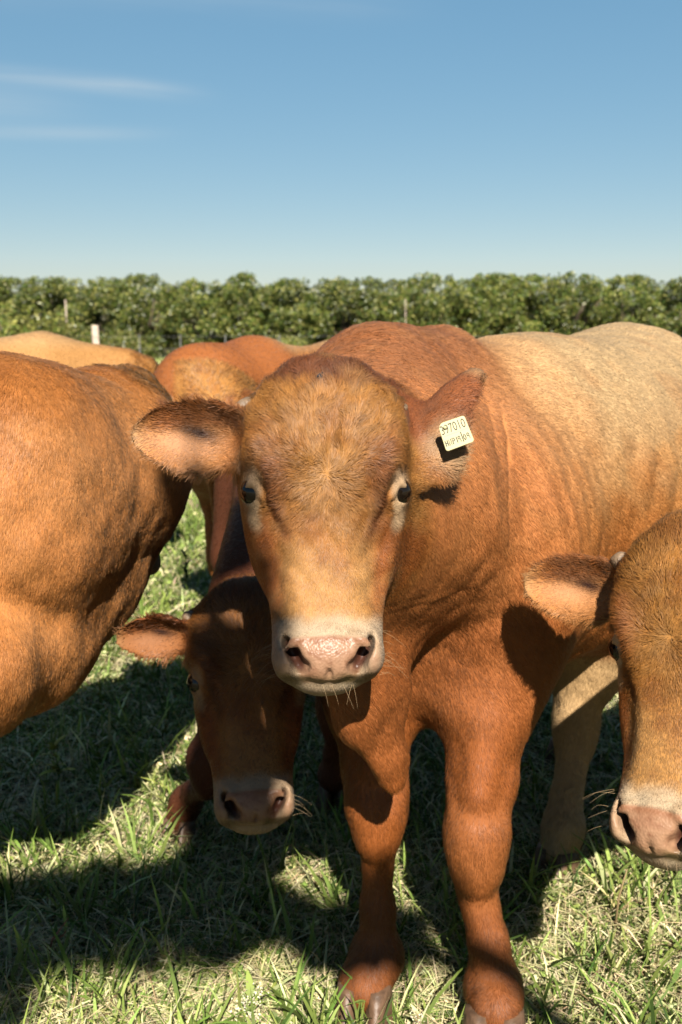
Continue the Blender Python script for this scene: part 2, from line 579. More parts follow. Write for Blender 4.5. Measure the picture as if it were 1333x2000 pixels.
        mixc(np.exp(-(u/60)**2)*np.exp(-((v+60)/60)**2)*.3, alb(178, 112, 60))
        mixc(sst(84, 112, au+.12*(-60-v))*(1-sst(-30, 30, v))*sst(-220, -150, v)*.85, alb(186, 104, 44))  # nose flanks darkened, side shading put into the coat colour
        mixc(sst(236, 266, v+nz*16-au*.1)*s.poll_dark, alb(132, 74, 38))
        mixc(np.exp(-((u-8)/30)**2)*np.exp(-((v-72)/40)**2)*.5, alb(224, 168, 100))
        mixc(np.clip(nz, 0, 1)*.35, alb(232, 174, 104))
        mixc(np.clip(-nz, 0, 1)*.42, alb(164, 96, 46))
        # eye surround
        ed = np.sqrt(((au-150)/24)**2+((v-56)/42)**2)
        mixc((1-sst(.5, 1.2, ed))*sst(-130, -90, w)*.9, alb(234, 198, 158))
        ed2 = np.sqrt(((au-140-(v-0)*.25)/19)**2+((v-6)/38)**2)
        mixc((1-sst(.4, 1.2, ed2))*.85, alb(250, 214, 168))
        # cream muzzle ring
        ring = sst(-184, -222, v+nz*10+np.abs(au)*.05)
        mixc(ring*(.86+.14*nz), alb(232, 208, 176))
        mixc(ring*np.clip(snoise(q, 30, 8)-.2, 0, 1)*.35, alb(176, 140, 100))
        # nose: pink pad between and around the nostrils
        pad = (1-sst(66, 76, au-(v+276)*.37))*sst(-236, -246, v+au*.06)*sst(-332, -322, v)
        wing = np.exp(-(((au-86)/17)**2+((v+288)/34)**2))
        pink = np.clip(np.maximum(pad, wing*.75), 0, 1)*sst(-80, -50, w)
        mixc(pink, alb(206, 160, 128))
        mixc(pink*np.clip(snoise(q, 50, 12), 0, 1)*.5, alb(190, 136, 106))
        mixc(pink*np.clip(snoise(q, 24, 9)-.35, 0, 1)*.7, alb(150, 96, 70))
        mixc(np.exp(-((v+248)/9)**2)*pink*.6, alb(176, 116, 82))
        # inside of nostrils
        ns = np.sqrt(((au-66-(v+274)*.45)/17)**2+((v+276)/38)**2)
        mixc((1-sst(.6, 1.05, ns))*sst(10, -6, w+0*au)*.95, alb(92, 52, 40))
        # lips, muddy
        mixc(np.clip(np.exp(-((v+322)/10)**2)*(.35+.6*np.clip(nz, 0, 1)), 0, 1), alb(120, 105, 62))
        mixc(np.exp(-(((au-72)/20)**2+((v+318)/12)**2))*.6, alb(110, 85, 50))
        wet[:] = np.maximum(wet, pink*inh)
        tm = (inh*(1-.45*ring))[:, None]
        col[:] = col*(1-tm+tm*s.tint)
        # hair
        L = .0055+.0105*sst(-60, 60, v)*(1-sst(140, 175, au))+.011*sst(235, 280, v)
        L = L*(1-.35*ring)
        bald = np.clip(np.maximum(pink*1.3, (1-sst(.35, .75, np.sqrt(((au-150)/20)**2+((v-54)/28)**2)))), 0, 1)
        L = L*(1-bald)
        ey = sst(26, 58, np.sqrt((au-146)**2+((v-52)*.9)**2))
        L = np.minimum(L, .0016+.02*ey)
        fl[:] = fl*(1-inh)+L*inh
        wx, wy = 4, 66
        du, dv = (u-wx), (v-wy)
        down = sst(0, -150, v)
        du = np.where(v < -150, du*.35, du)
        dl = np.stack([du*(1-.5*down), dv-60*down, -20-np.abs(du)*.25], 1)
        dw = dl @ s.A
        dw /= np.linalg.norm(dw, axis=1, keepdims=True)+1e-9
        fdir[:] = fdir*(1-inh[:, None])+dw*inh[:, None]
        lift[:] = lift*(1-inh)+(.42-.15*down)*inh
        # ears
        for e in s.ears:
            rr = e['root']*np.array([s.wide, 1, 1])
            g = q-rr
            x = g @ e['ax']; y = g @ e['y']; z = g @ e['n']
            t = x/e['L']
            b = e['b']*np.interp(t, (-.1, 0, .12, .3, .5, .7, .85, .95, 1.02), e['prof'] or (.4, .46, .7, .95, 1.0, .9, .66, .38, .08))
            yn = y/b
            ine = sst(.02, .16, t)*(1-sst(1.15, 1.4, np.abs(yn)))*(1-sst(1.05, 1.2, t))*(np.abs(z) < 110)*sst(150, 162, np.abs(q[:, 0])/s.wide)
            ine = ine*sst(8, 14, x)
            Nl = N @ s.A.T
            inner = sst(.05+.4*e['dark'], .4+.45*e['dark'], Nl @ e['n'])
            def mx2(m, c):
                m = (m*ine)[:, None]
                col[:] = col*(1-m)+np.asarray(c)*m
            mx2(np.ones(len(t)), alb(172, 100, 54))
            mx2(sst(-.2, -.75, yn)*.9*(1-e['dark']*sst(.25, .5, t)), alb(232, 186, 132))
            mx2(inner, alb(226, 152, 86))
            mx2(inner*np.exp(-(((t-.6)/.26)**2+((yn+.18)/.4)**2)), alb(238, 174, 126))
            mx2(inner*sst(.1, .4, yn+.25*(t-.5))*(1-sst(.7, .95, t)), alb(184, 112, 58))
            mx2(inner*np.exp(-(((t-.42)/.15)**2+((yn-.1+.6*(.42-t))/.2)**2)), alb(70, 34, 18))
            mx2(inner*(1-sst(.1, .3, t))*.6, alb(178, 106, 54))
            mx2(sst(.82, 1, t)*.7, alb(226, 182, 130))
            te = ine[:, None]
            col[:] = col*(1-te+te*s.tint)
            Le = .007+.007*sst(.6, .95, np.abs(yn))+.015*sst(-.5, -.9, yn)*(1-sst(.3, .7, t))+.005*inner*sst(.0, .3, yn)
            pinkz = inner*np.exp(-(((t-.58)/.22)**2+((yn+.18)/.36)**2))
            Le = Le*(1-.75*pinkz)
            fl[:] = fl*(1-ine)+Le*ine
            dl = e['ax'][None, :]*.8+e['y'][None, :]*(yn*.7-.25*(yn < 0))[:, None]
            dw = dl @ s.A
            dw /= np.linalg.norm(dw, axis=1, keepdims=True)
            fdir[:] = fdir*(1-ine[:, None])+dw*ine[:, None]
            lift[:] = lift*(1-ine)+.3*ine

def head_axes(px, py, tilt=0, yaw=0, roll=0):
    """axes of a head looking at the camera from that pixel, then tilted (muzzle out), yawed (to image left) and rolled"""
    w = -nrm(UF+(px-666.5)/FPX*UR+(1000-py)/FPX*UU)
    u = nrm(np.cross(np.array([0, 0, 1.0]), w)); v = np.cross(w, u)
    R = Matrix.Rotation(math.radians(roll), 3, 'Z') @ Matrix.Rotation(math.radians(-yaw), 3, 'Y') @ Matrix.Rotation(math.radians(-tilt), 3, 'X')
    B = np.stack([u, v, w], 1)
    Mx = B @ np.array(R)
    return Mx[:, 0], Mx[:, 1], Mx[:, 2]

# ------------------------------------------------------------------ building one animal
HB_ALL = {}

class Frame:
    """body frame: withers over `o`, heading `fwd` in the ground plane"""
    def __init__(s, o, fwd, sc=1.0):
        s.o = np.array([o[0], o[1], 0.0]); f = nrm([fwd[0], fwd[1], 0]); s.f = f
        s.s = np.array([-f[1], f[0], 0.0])     # the animal's left
        s.sc = sc
    def w(s, f, l, z):
        return s.o+(s.f*f+s.s*l+np.array([0, 0, 1.0])*z)*s.sc
    def local(s, p):
        q = (p-s.o)/s.sc
        return np.stack([q @ s.f, q @ s.s, q[:, 2]], 1)

def trunk(fr, tab=None, k=.08):
    tab = tab or [(.30, .10, 1.12, .86), (.22, .17, 1.24, .72), (.1, .22, 1.34, .64), (0, .25, 1.39, .62), (-.2, .29, 1.38, .60), (-.45, .33, 1.355, .57),
                  (-.7, .34, 1.36, .60), (-.9, .31, 1.385, .68), (-1.05, .27, 1.39, .78), (-1.2, .22, 1.36, .86), (-1.33, .13, 1.28, .95)]
    st = [t[0] for t in tab]
    A = dense(st, [t[1] for t in tab]); T = dense(st, [t[2] for t in tab]); B = dense(st, [t[3] for t in tab])
    fmin, fmax = min(st), max(st)
    c = np.array([fr.w(f, l, z) for f in (fmin-.05, fmax+.05) for l in (-.4, .4) for z in (.5, 1.5)])
    o, F_, S_, sc = fr.o, fr.f, fr.s, fr.sc
    def fn(X, Y, Z):
        f = ((X-o[0])*F_[0]+(Y-o[1])*F_[1])/sc
        l = ((X-o[0])*S_[0]+(Y-o[1])*S_[1])/sc
        z = Z/sc
        a = np.interp(f, *A); t = np.interp(f, *T); b = np.interp(f, *B)
        m = (t+b)*.5-.02; h = np.where(z > m, t-m, m-b)
        dz = z-m
        al = np.abs(l)
        n = 2.15
        r = (np.power(al/a, n)+np.power(np.abs(dz)/h, n))**(1/n)+1e-6
        d = (r-1)*np.sqrt(al*al+dz*dz)/r
        d = np.where(r < .2, -.7*np.minimum(a, h), d)
        return smax(d, np.maximum(f-fmax, fmin-f), .1)*sc
    return Prim(c.min(0)-k, c.max(0)+k, fn, 'u', k)

def foreleg(shoulder, elbow, knee, fetlock, foot, sc=1.0, fwd=(0, -1, 0)):
    s, e, kn, ft, fo = [np.asarray(v, float) for v in (shoulder, elbow, knee, fetlock, foot)]
    fw = nrm(fwd)
    up = np.array([0, 0, 1.0])
    hoof_top = fo+up*.075*sc-fw*.005
    return [cone(s, e, .105*sc, .082*sc, .08), cone(e, e*.45+kn*.55, .076*sc, .058*sc, .05), cone(e*.45+kn*.55, kn+up*.05*sc, .058*sc, .050*sc, .04),
            ell(kn+fw*.010*sc+up*.012*sc, (.057*sc, .055*sc, .078*sc), None, .045), ell(kn+fw*.022*sc-up*.04*sc, (.036*sc, .034*sc, .04*sc), None, .03), cone(e+fw*.045*sc, kn+fw*.02*sc+up*.12*sc, .04*sc, .026*sc, .03),
            cone(kn-up*.07*sc, kn*.35+ft*.65, .035*sc, .031*sc, .02), cone(kn-up*.08*sc-fw*.022*sc, ft-fw*.02*sc, .019*sc, .02*sc, .012), cone(kn*.35+ft*.65, ft, .031*sc, .042*sc, .03),
            ell(ft, (.047*sc, .05*sc, .05*sc), None, .03), ell(ft-fw*.045*sc-up*.01, (.036*sc, .018*sc, .022*sc), None, .02),
            cone(ft, hoof_top, .042*sc, .046*sc, .03)]

def hindleg(fr, side, foot, stifle=None, hock=None, sc=1.0):
    w = fr.w
    fo = np.asarray(foot, float)
    up = np.array([0, 0, 1.0]); fw = fr.f
    hip = w(-.98, .17*side, 1.02)
    sti = w(-.86, .22*side, .74) if stifle is None else np.asarray(stifle, float)
    hk = fo*1.0+up*.47*sc-fw*.11*sc if hock is None else np.asarray(hock, float)
    ft = fo+up*.13*sc-fw*.03*sc
    return [cone(hip, sti, .2*sc, .15*sc, .1), cone(w(-1.15, .14*side, 1.0), sti*.5+hk*.5, .15*sc, .08*sc, .1), cone(sti, hk+up*.06, .13*sc, .058*sc, .06),
            ell(hk, (.052*sc, .06*sc, .075*sc), None, .04), cone(hk, hk*.3+ft*.7, .048*sc, .037*sc, .04), cone(hk*.3+ft*.7, ft, .037*sc, .046*sc, .03),
            ell(ft, (.047*sc, .05*sc, .05*sc), None, .03), ell(ft-fw*.045*sc, (.036*sc, .018*sc, .022*sc), None, .02),
            cone(ft, fo+up*.07*sc, .043*sc, .046*sc, .03)]

def hoof(parent, base, foot, fwd, sc=1.0):
    """two claws side by side"""
    V = []; F = []
    fw = nrm([fwd[0], fwd[1], 0]); sd_ = np.array([-fw[1], fw[0], 0])
    ng, nr = 14, 6
    for side in (-1, 1):
        o = len(V)
        for r in range(nr):
            t = r/(nr-1)                       # 0 top, 1 ground
            zz = (.088*(1-t)-.004)*sc
            le = (.042+.036*t)*sc; wi = (.024+.008*t)*sc
            cf = (.004+.024*t)*sc
            for g in range(ng):
                a = 2*math.pi*g/ng
                x = math.cos(a); y = math.sin(a)
                px = cf+le*x*(1-.08*abs(y)); py = wi*np.sign(y)*abs(y)**.8*(1-.35*max(0, x))+side*(.027+.006*t-.004*max(0, x)*t)*sc
                zt = zz*(1-.35*(x < 0)*abs(x)) if r < nr-1 else 0.0
                V.append(np.asarray(foot)+fw*px+sd_*py+np.array([0, 0, zt]))
        for r in range(nr-1):
            for g in range(ng):
                F.append((o+r*ng+g, o+r*ng+(g+1) % ng, o+(r+1)*ng+(g+1) % ng, o+(r+1)*ng+g))
        c = len(V); V.append(np.mean(V[o:o+ng], 0)+np.array([0, 0, .01]))
        for g in range(0, ng, 2):
            F.append((o+g, c, o+(g+2) % ng, o+(g+1) % ng))
    mesh_obj('hoof', V, np.array(F)[:, ::-1], M_HOOF, parent, base)

def ball(c, r, axes=None, n=24, m=16):
    V = []; F = []
    A = np.eye(3) if axes is None else np.asarray(axes)
    r = np.broadcast_to(np.asarray(r, float), (3,))
    for i in range(m+1):
        th = math.pi*i/m
        for j in range(n):
            ph = 2*math.pi*j/n
            d = np.array([math.sin(th)*math.cos(ph), math.sin(th)*math.sin(ph), math.cos(th)])*r
            V.append(np.asarray(c)+d @ A)
    for i in range(m):
        for j in range(n):
            F.append((i*n+j, (i+1)*n+j, (i+1)*n+(j+1) % n, i*n+(j+1) % n))
    return np.array(V), np.array(F)

def fur_roots(V, F, N, fl, n_target, dens=None):
    T = np.concatenate([F[:, [0, 1, 2]], F[:, [0, 2, 3]]])
    a, b, c = V[T[:, 0]], V[T[:, 1]], V[T[:, 2]]
    ar = .5*np.linalg.norm(np.cross(b-a, c-a), axis=1)
    cen = (a+b+c)/3
    view = CAM-cen
    dist = np.linalg.norm(view, axis=1)
    fac = (N[T[:, 0]]*view).sum(1)/dist
    wgt = ar*sst(-.45, -.05, fac)*(fl[T].mean(1) > .0012)/dist**1.0
    # only what the frame and a step to its side could see
    q = cen-CAM
    dd = q @ UF
    xx = np.abs(q @ UR)/np.maximum(dd, .05); yy = (q @ UU)/np.maximum(dd, .05)
    wgt *= (dd > .12)*(1-.55*sst(.42, .6, xx))*(yy > -1.1)*(yy < .8)*(xx < 1.6)
    if dens is not None: wgt *= dens[T].mean(1)
    cum = np.cumsum(wgt); cum /= cum[-1]
    ti = np.searchsorted(cum, rng.random(n_target))
    ti = np.minimum(ti, len(T)-1)
    r1 = np.sqrt(rng.random(n_target)); r2 = rng.random(n_target)
    wts = np.stack([1-r1, r1*(1-r2), r1*r2], 1)
    return T[ti], wts

def animal(name, label, cat, base, prims, head, lo, hi, coarse, fine, body_paint, hooves, fur_n, fur_rad, group='cattle standing in the pasture', head_dens=3.0, fine_pad=.02, horns=True, disp=None, whisk=0, horn_out=160):
    base = np.asarray(base, float)
    root = empty(name, base, label, cat, group)
    hlo, hhi = head.bbox()
    ax = [grid_axis(lo[i], hi[i], fine, coarse, hlo[i]-fine_pad, hhi[i]+fine_pad) for i in range(3)]
    shp = tuple(len(a) for a in ax)
    Fg = np.full(shp, .3, np.float32)
    for p in prims+[head.prim()]:
        i0 = [max(0, np.searchsorted(ax[i], p.lo[i])-1) for i in range(3)]
        i1 = [min(shp[i], np.searchsorted(ax[i], p.hi[i])+1) for i in range(3)]
        if any(i1[i]-i0[i] < 1 for i in range(3)): continue
        sl = tuple(slice(i0[i], i1[i]) for i in range(3))
        d = p.fn(ax[0][i0[0]:i1[0]][:, None, None], ax[1][i0[1]:i1[1]][None, :, None], ax[2][i0[2]:i1[2]][None, None, :])
        cur = Fg[sl]
        Fg[sl] = smin(cur, d, p.k) if p.op == 'u' else smax(cur, -d, p.k)
    V, F = surface_nets(Fg, *ax)
    V = smooth(V, F, 3)
    N = vnormals(V, F)
    if disp is not None:
        V = V+N*disp(V, N)[:, None]
        N = vnormals(V, F)
    n = len(V)
    col = np.tile(alb(190, 115, 60), (n, 1)); wet = np.zeros(n); fl = np.full(n, .012); lift = np.full(n, .11)
    fdir = np.tile(np.array([0, 0, -1.0]), (n, 1))
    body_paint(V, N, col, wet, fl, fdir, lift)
    head.paint(V, N, col, wet, fl, fdir, lift)
    col = np.clip(col, .003, .9)
    body = mesh_obj('body', V, F, M_COAT, root, base, col, {'wet': wet})
    # coat of hair
    if fur_n:
        hq = head.to_local(V)
        dens = 1+(head_dens-1)*(1-sst(330, 380, np.linalg.norm(hq*np.array([1, .9, .6]), axis=1)))
        T, wts = fur_roots(V, F, N, fl, fur_n, dens)
        def ip(A):
            return (A[T]*(wts[..., None] if A.ndim == 2 else wts)).sum(1)
        p0 = ip(V); nn = ip(N); nn /= np.linalg.norm(nn, axis=1, keepdims=True)
        L = ip(fl); c = ip(col); dr = ip(fdir); lf = ip(lift)
        ok = L > .0012
        p0, nn, L, c, dr, lf = p0[ok], nn[ok], L[ok], c[ok], dr[ok], lf[ok]
        m = len(p0)
        wav = np.stack([snoise(p0, .05, 20+i) for i in range(3)], 1)*.35+np.stack([snoise(p0, .016, 30+i) for i in range(3)], 1)*.3
        long = (sst(.008, .014, L)*sst(.14, .25, lf))[:, None]
        dr = dr+wav*(.22+.95*long)+rng.normal(size=(m, 3))*(.10+.09*long)
        dr -= nn*(dr*nn).sum(1, keepdims=True)
        dr /= np.linalg.norm(dr, axis=1, keepdims=True)+1e-9
        L = L*rng.uniform(.65, 1.25, m)
        lf = np.clip(lf+rng.normal(size=m)*.06, .04, 1.2)
        p1 = p0+(dr*np.cos(lf)[:, None]+nn*np.sin(lf)[:, None])*(L*.5)[:, None]
        lf2 = lf*.25
        p2 = p1+(dr*np.cos(lf2)[:, None]+nn*np.sin(lf2)[:, None])*(L*.5)[:, None]
        p2 = p2+rng.normal(size=(m, 3))*(L*.05)[:, None]
        PTS = np.stack([p0-nn*.0008, p1, p2], 1)
        shade = np.exp(rng.normal(size=m)*.07+snoise(p0, .02, 41)*.08+snoise(p0*np.array([1, 1, .3]), .03, 42)*.08)
        shade = shade*np.exp(long[:, 0]*(.16*snoise(p0, .013, 43)+.12*rng.normal(size=m)))
        cc = np.clip(c*shade[:, None], .003, .95)
        dist = np.linalg.norm(p0-CAM, axis=1)
        rad = fur_rad*np.clip(dist/1.5, .8, 3.0)*rng.uniform(.7, 1.2, m)
        hn = nn+dr*(.10*rng.normal(size=(m, 1)))+np.cross(nn, dr)*(.20*rng.normal(size=(m, 1)))
        hn /= np.linalg.norm(hn, axis=1, keepdims=True)
        curves_obj('fur', PTS, rad, cc, M_HAIR, root, base, nrms=hn)
    # eyes
    for sgn in (-1, 1):
        e = EYE*np.array([sgn*head.wide, 1, 1])+np.array([4.5*sgn, 0, 5])
        Vb, Fb = ball(head.to_world(e), 30*head.sc, None, 28, 20)
        mesh_obj('eye', Vb, Fb, M_EYE, root, base)
        if horns:
            hv = np.array([sgn*horn_out*head.wide, 234, -86.])
            A = np.stack([head.dirw(nrm((sgn*.8, .35, .2))), head.dirw(nrm((-sgn*.4, .9, 0))), head.dirw((0, 0, 1))])
            Vb, Fb = ball(head.to_world(hv), np.array([24, 21, 20])*(1 if sgn < 0 else .55)*head.sc, A, 18, 12)
            rr = snoise(Vb, .02, 5)*.0012
            mesh_obj('horn', Vb+(Vb-Vb.mean(0))*rr[:, None]/.015, Fb, M_HORN, root, base)
    for (ft, fw, sc) in hooves:
        hoof(root, base, ft, fw, sc)
    if whisk:
        pts = []
        for i in range(whisk):
            sgn = random.choice((-1, 1))
            if i % 6 == 0:
                q0 = np.array([random.uniform(-75, 75), -338., random.uniform(-60, 0)]); dl = np.array([random.uniform(-.5, .5), -1, random.uniform(-.1, .5)])
            else:
                q0 = np.array([sgn*random.uniform(96, 108), random.uniform(-318, -215), random.uniform(-70, -20)]); dl = np.array([sgn, random.uniform(-.7, .25), random.uniform(-.1, .6)])
            ll = random.uniform(18, 62)
            dl = nrm(dl)
            q = [q0-dl*6, q0+dl*ll*.5, q0+dl*ll+np.array([0, -ll*.18+random.uniform(-6, 6), random.uniform(-6, 6)])]
            pts.append([head.to_world(a) for a in q])
        pts = np.array(pts)
        curves_obj('whisker', pts, np.full(len(pts), .00016), np.tile(alb(235, 195, 140), (len(pts), 1)), M_HAIR, root, base, .3)
    return root, V, F

def setdir(fdir, fr, back=.55, down=.8, mask=None):
    d = nrm(-fr.f*back+np.array([0, 0, -down]))
    if mask is None: fdir[:] = d
    else: fdir[:] = fdir*(1-mask[:, None])+d*mask[:, None]

def lay(col, m, c):
    m = np.clip(m, 0, 1)[:, None]
    col[:] = col*(1-m)+np.asarray(c)*m

LEAR = dict(root=(-146, 178, -124), axis=(-1, .03, .04), n=(0, -.18, .97), L=262, b=76, cu=.48, cl=.28)
REAR = dict(root=(142, 160, -124), axis=(1, .03, .04), n=(0, -.18, .97), L=250, b=74, cu=.48, cl=.28)

# ------------------------------------------------------------------ ground
def leaf_mat(name, trans=.35, rough=.55, spec=.25):
    m = bpy.data.materials.new(name); m.use_nodes = True
    t = m.node_tree; b = t.nodes['Principled BSDF']; out = t.nodes['Material Output']
    at = t.nodes.new('ShaderNodeAttribute'); at.attribute_name = 'col'
    oi = t.nodes.new('ShaderNodeObjectInfo')
    hsv = t.nodes.new('ShaderNodeHueSaturation')
    mr = t.nodes.new('ShaderNodeMapRange'); mr.inputs['To Min'].default_value = .82; mr.inputs['To Max'].default_value = 1.15
    t.links.new(oi.outputs['Random'], mr.inputs['Value']); t.links.new(mr.outputs['Result'], hsv.inputs['Value'])
    t.links.new(at.outputs['Color'], hsv.inputs['Color'])
    b.inputs['Roughness'].default_value = rough; b.inputs['Specular IOR Level'].default_value = spec
    t.links.new(hsv.outputs['Color'], b.inputs['Base Color'])
    tr = t.nodes.new('ShaderNodeBsdfTranslucent'); t.links.new(hsv.outputs['Color'], tr.inputs['Color'])
    mxs = t.nodes.new('ShaderNodeMixShader'); mxs.inputs[0].default_value = trans
    t.links.new(b.outputs[0], mxs.inputs[1]); t.links.new(tr.outputs[0], mxs.inputs[2]); t.links.new(mxs.outputs[0], out.inputs['Surface'])
    return m
M_GRASS = leaf_mat('grass_blade', .3, .6, .2)
M_LEAF = leaf_mat('tree_leaf', .25, .42, .4)

def gz(x, y):
    return .012*np.sin(x*5.1+y*1.7)+.010*np.sin(y*6.3-x*2.2)+.006*np.sin(x*13.0+2)*np.sin(y*11.0)

def ground_sheet():
    xs = np.concatenate([[-900, -300, -100, -40, -15, -8], np.linspace(-4, 4, 90), [8, 15, 40, 100, 300, 900]])
    ys = np.concatenate([[-300, -60, -15, -4], np.linspace(-1, 8, 100), [10, 14, 20, 30, 45, 70, 120, 300, 1200]])
    X, Y = np.meshgrid(xs, ys, indexing='ij')
    near = np.clip(1-np.abs(X)/6, 0, 1)*np.clip(1-np.maximum(Y-7, 0)/5, 0, 1)*(Y > -3)
    V = np.stack([X, Y, gz(X, Y)*near-.012], -1).reshape(-1, 3)
    ny = len(ys)
    i, j = np.meshgrid(np.arange(len(xs)-1), np.arange(ny-1), indexing='ij')
    a = (i*ny+j).ravel()
    F = np.stack([a, a+ny, a+ny+1, a+1], 1)
    m, t, b = new_mat('pasture_soil')
    tcn = t.nodes.new('ShaderNodeTexCoord')
    n1 = t.nodes.new('ShaderNodeTexNoise'); n1.inputs['Scale'].default_value = 1.3; n1.inputs['Detail'].default_value = 8; n1.inputs['Roughness'].default_value = .7
    n2 = t.nodes.new('ShaderNodeTexNoise'); n2.inputs['Scale'].default_value = 45; n2.inputs['Detail'].default_value = 8; n2.inputs['Roughness'].default_value = .7
    for n in (n1, n2): t.links.new(tcn.outputs['Object'], n.inputs['Vector'])
    r1 = t.nodes.new('ShaderNodeValToRGB')
    r1.color_ramp.elements[0].color = (0.105, 0.105, 0.042, 1); r1.color_ramp.elements[0].position = .4
    r1.color_ramp.elements[1].color = (0.168, 0.133, 0.084, 1); r1.color_ramp.elements[1].position = .62
    r2 = t.nodes.new('ShaderNodeValToRGB')
    r2.color_ramp.elements[0].color = (.35, .33, .3, 1); r2.color_ramp.elements[0].position = .35
    r2.color_ramp.elements[1].color = (1.5, 1.4, 1.2, 1); r2.color_ramp.elements[1].position = .7
    t.links.new(n1.outputs['Fac'], r1.inputs['Fac']); t.links.new(n2.outputs['Fac'], r2.inputs['Fac'])
    mixc = t.nodes.new('ShaderNodeMix'); mixc.data_type = 'RGBA'; mixc.blend_type = 'MULTIPLY'; mixc.inputs['Factor'].default_value = 1
    t.links.new(r1.outputs['Color'], mixc.inputs['A']); t.links.new(r2.outputs['Color'], mixc.inputs['B'])
    t.links.new(mixc.outputs['Result'], b.inputs['Base Color'])
    b.inputs['Roughness'].default_value = .95
    bm = t.nodes.new('ShaderNodeBump'); bm.inputs['Strength'].default_value = .8; bm.inputs['Distance'].default_value = .03
    t.links.new(n2.outputs['Fac'], bm.inputs['Height']); t.links.new(bm.outputs[0], b.inputs['Normal'])
    o = mesh_obj('ground', V, F, m)
    o['kind'] = 'structure'
ground_sheet()

def blades(pos, h, w, az, lean, cols, levels=3, curl=1.0):
    """curved tapering blades as one triangle soup; returns V, F, colours"""
    n = len(pos)
    d = np.stack([np.cos(az), np.sin(az), np.zeros(n)], 1)
    sdv = np.stack([-np.sin(az), np.cos(az), np.zeros(n)], 1)
    tw = rng.uniform(-1.2, 1.2, n)
    sdv = sdv*np.cos(tw)[:, None]+d*np.sin(tw)[:, None]
    rows = []
    for i in range(levels):
        t = i/levels
        c = pos+np.array([0, 0, 1.0])*(h*(t-.35*lean*t*t))[:, None]+d*(h*lean*t**(1+curl*.6))[:, None]
        ww = (w*(1-.75*t**2)*(.7+.6*min(t*3, .5)))[:, None]
        rows += [c-sdv*ww*.5, c+sdv*ww*.5]
    tip = pos+np.array([0, 0, 1.0])*(h*(1-.35*lean))[:, None]+d*(h*lean)[:, None]
    rows.append(tip)
    V = np.stack(rows, 1)
    k = V.shape[1]
    f = []
    for i in range(levels-1):
        a = 2*i
        f += [(a, a+1, a+3), (a, a+3, a+2)]
    a = 2*(levels-1)
    f.append((a, a+1, a+2))
    F = (np.arange(n)[:, None, None]*k+np.array(f)[None]).reshape(-1, 3)
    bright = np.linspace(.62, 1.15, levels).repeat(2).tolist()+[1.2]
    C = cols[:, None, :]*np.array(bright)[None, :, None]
    return V.reshape(-1, 3), F, C.reshape(-1, 3)

def pick(n, pal, wts):
    i = rng.choice(len(pal), n, p=np.array(wts)/sum(wts))
    c = np.array(pal)[i]
    return np.clip(c*np.exp(rng.normal(size=(n, 1))*.22)*np.exp(rng.normal(size=(n, 3))*.05), .005, .8)

GREEN = (0.0735, 0.112, 0.021); LIME = (0.147, 0.1855, 0.0455); STRAW = (0.40, 0.345, 0.21); PALE = (0.31, 0.31, 0.15); DARK = (0.0315, 0.0546, 0.0105)

def scatter(n, y0, y1, pw):
    """ground points with a density falling as distance**-pw"""
    u = rng.random(n)
    a = 2-pw
    y = (y0**a+u*(y1**a-y0**a))**(1/a) if abs(a) > 1e-6 else y0*(y1/y0)**u
    x = rng.uniform(-1, 1, n)*(.40*y+.45)
    return x, y

def patch(x, y, s, sd_):
    return snoise(np.stack([x, y, 0*x], 1), s, sd_)

VV, FF, CC = [], [], []
def addb(r):
    V, F, C = r
    off = sum(len(v) for v in VV)
    VV.append(V); FF.append(F+off); CC.append(C)

# near turf: short mixed blades
n = 120000
x, y = scatter(n, 1.25, 7.5, 1.9)
p = np.stack([x, y, gz(x, y)-.012], 1)
lush = np.clip(.5+.6*patch(x, y, .9, 51)+.4*patch(x, y, .3, 52), 0, 1)
h = (.028+.05*lush*rng.random(n)+.02*rng.random(n))*np.where(rng.random(n) < .06, 2.2, 1)
cols = np.where((rng.random(n) < np.clip(.12+.45*lush+.25*(y-2.2), .10, .85))[:, None], pick(n, [GREEN, LIME, DARK], [.42, .45, .25]), pick(n, [STRAW, PALE, LIME], [.45, .45, .25]))
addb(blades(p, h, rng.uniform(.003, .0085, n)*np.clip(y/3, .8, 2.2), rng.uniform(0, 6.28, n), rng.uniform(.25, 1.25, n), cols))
# dry clippings lying almost flat
n = 38000
x, y = scatter(n, 1.3, 6.0, 2.4)
p = np.stack([x, y, gz(x, y)+rng.uniform(-.005, .03, n)], 1)
addb(blades(p, rng.uniform(.03, .09, n), rng.uniform(.003, .006, n)*np.clip(y/3, .8, 2), rng.uniform(0, 6.28, n), rng.uniform(1.6, 2.6, n), pick(n, [STRAW, PALE, (.2, .15, .08)], [.5, .35, .15]), 2))
# taller grass in tufts
n = 12500
tx, ty = scatter(1100, 1.4, 7.0, 1.7)
ti = rng.integers(0, 1100, n)
x = tx[ti]+rng.normal(size=n)*.035; y = ty[ti]+rng.normal(size=n)*.035
p = np.stack([x, y, gz(x, y)-.01], 1)
addb(blades(p, rng.uniform(.07, .2, n)*(.6+.6*rng.random(1100)[ti]), rng.uniform(.005, .013, n), rng.uniform(0, 6.28, n), rng.uniform(.15, 1.0, n), pick(n, [GREEN, LIME, DARK, PALE], [.5, .3, .2, .1]), 4))
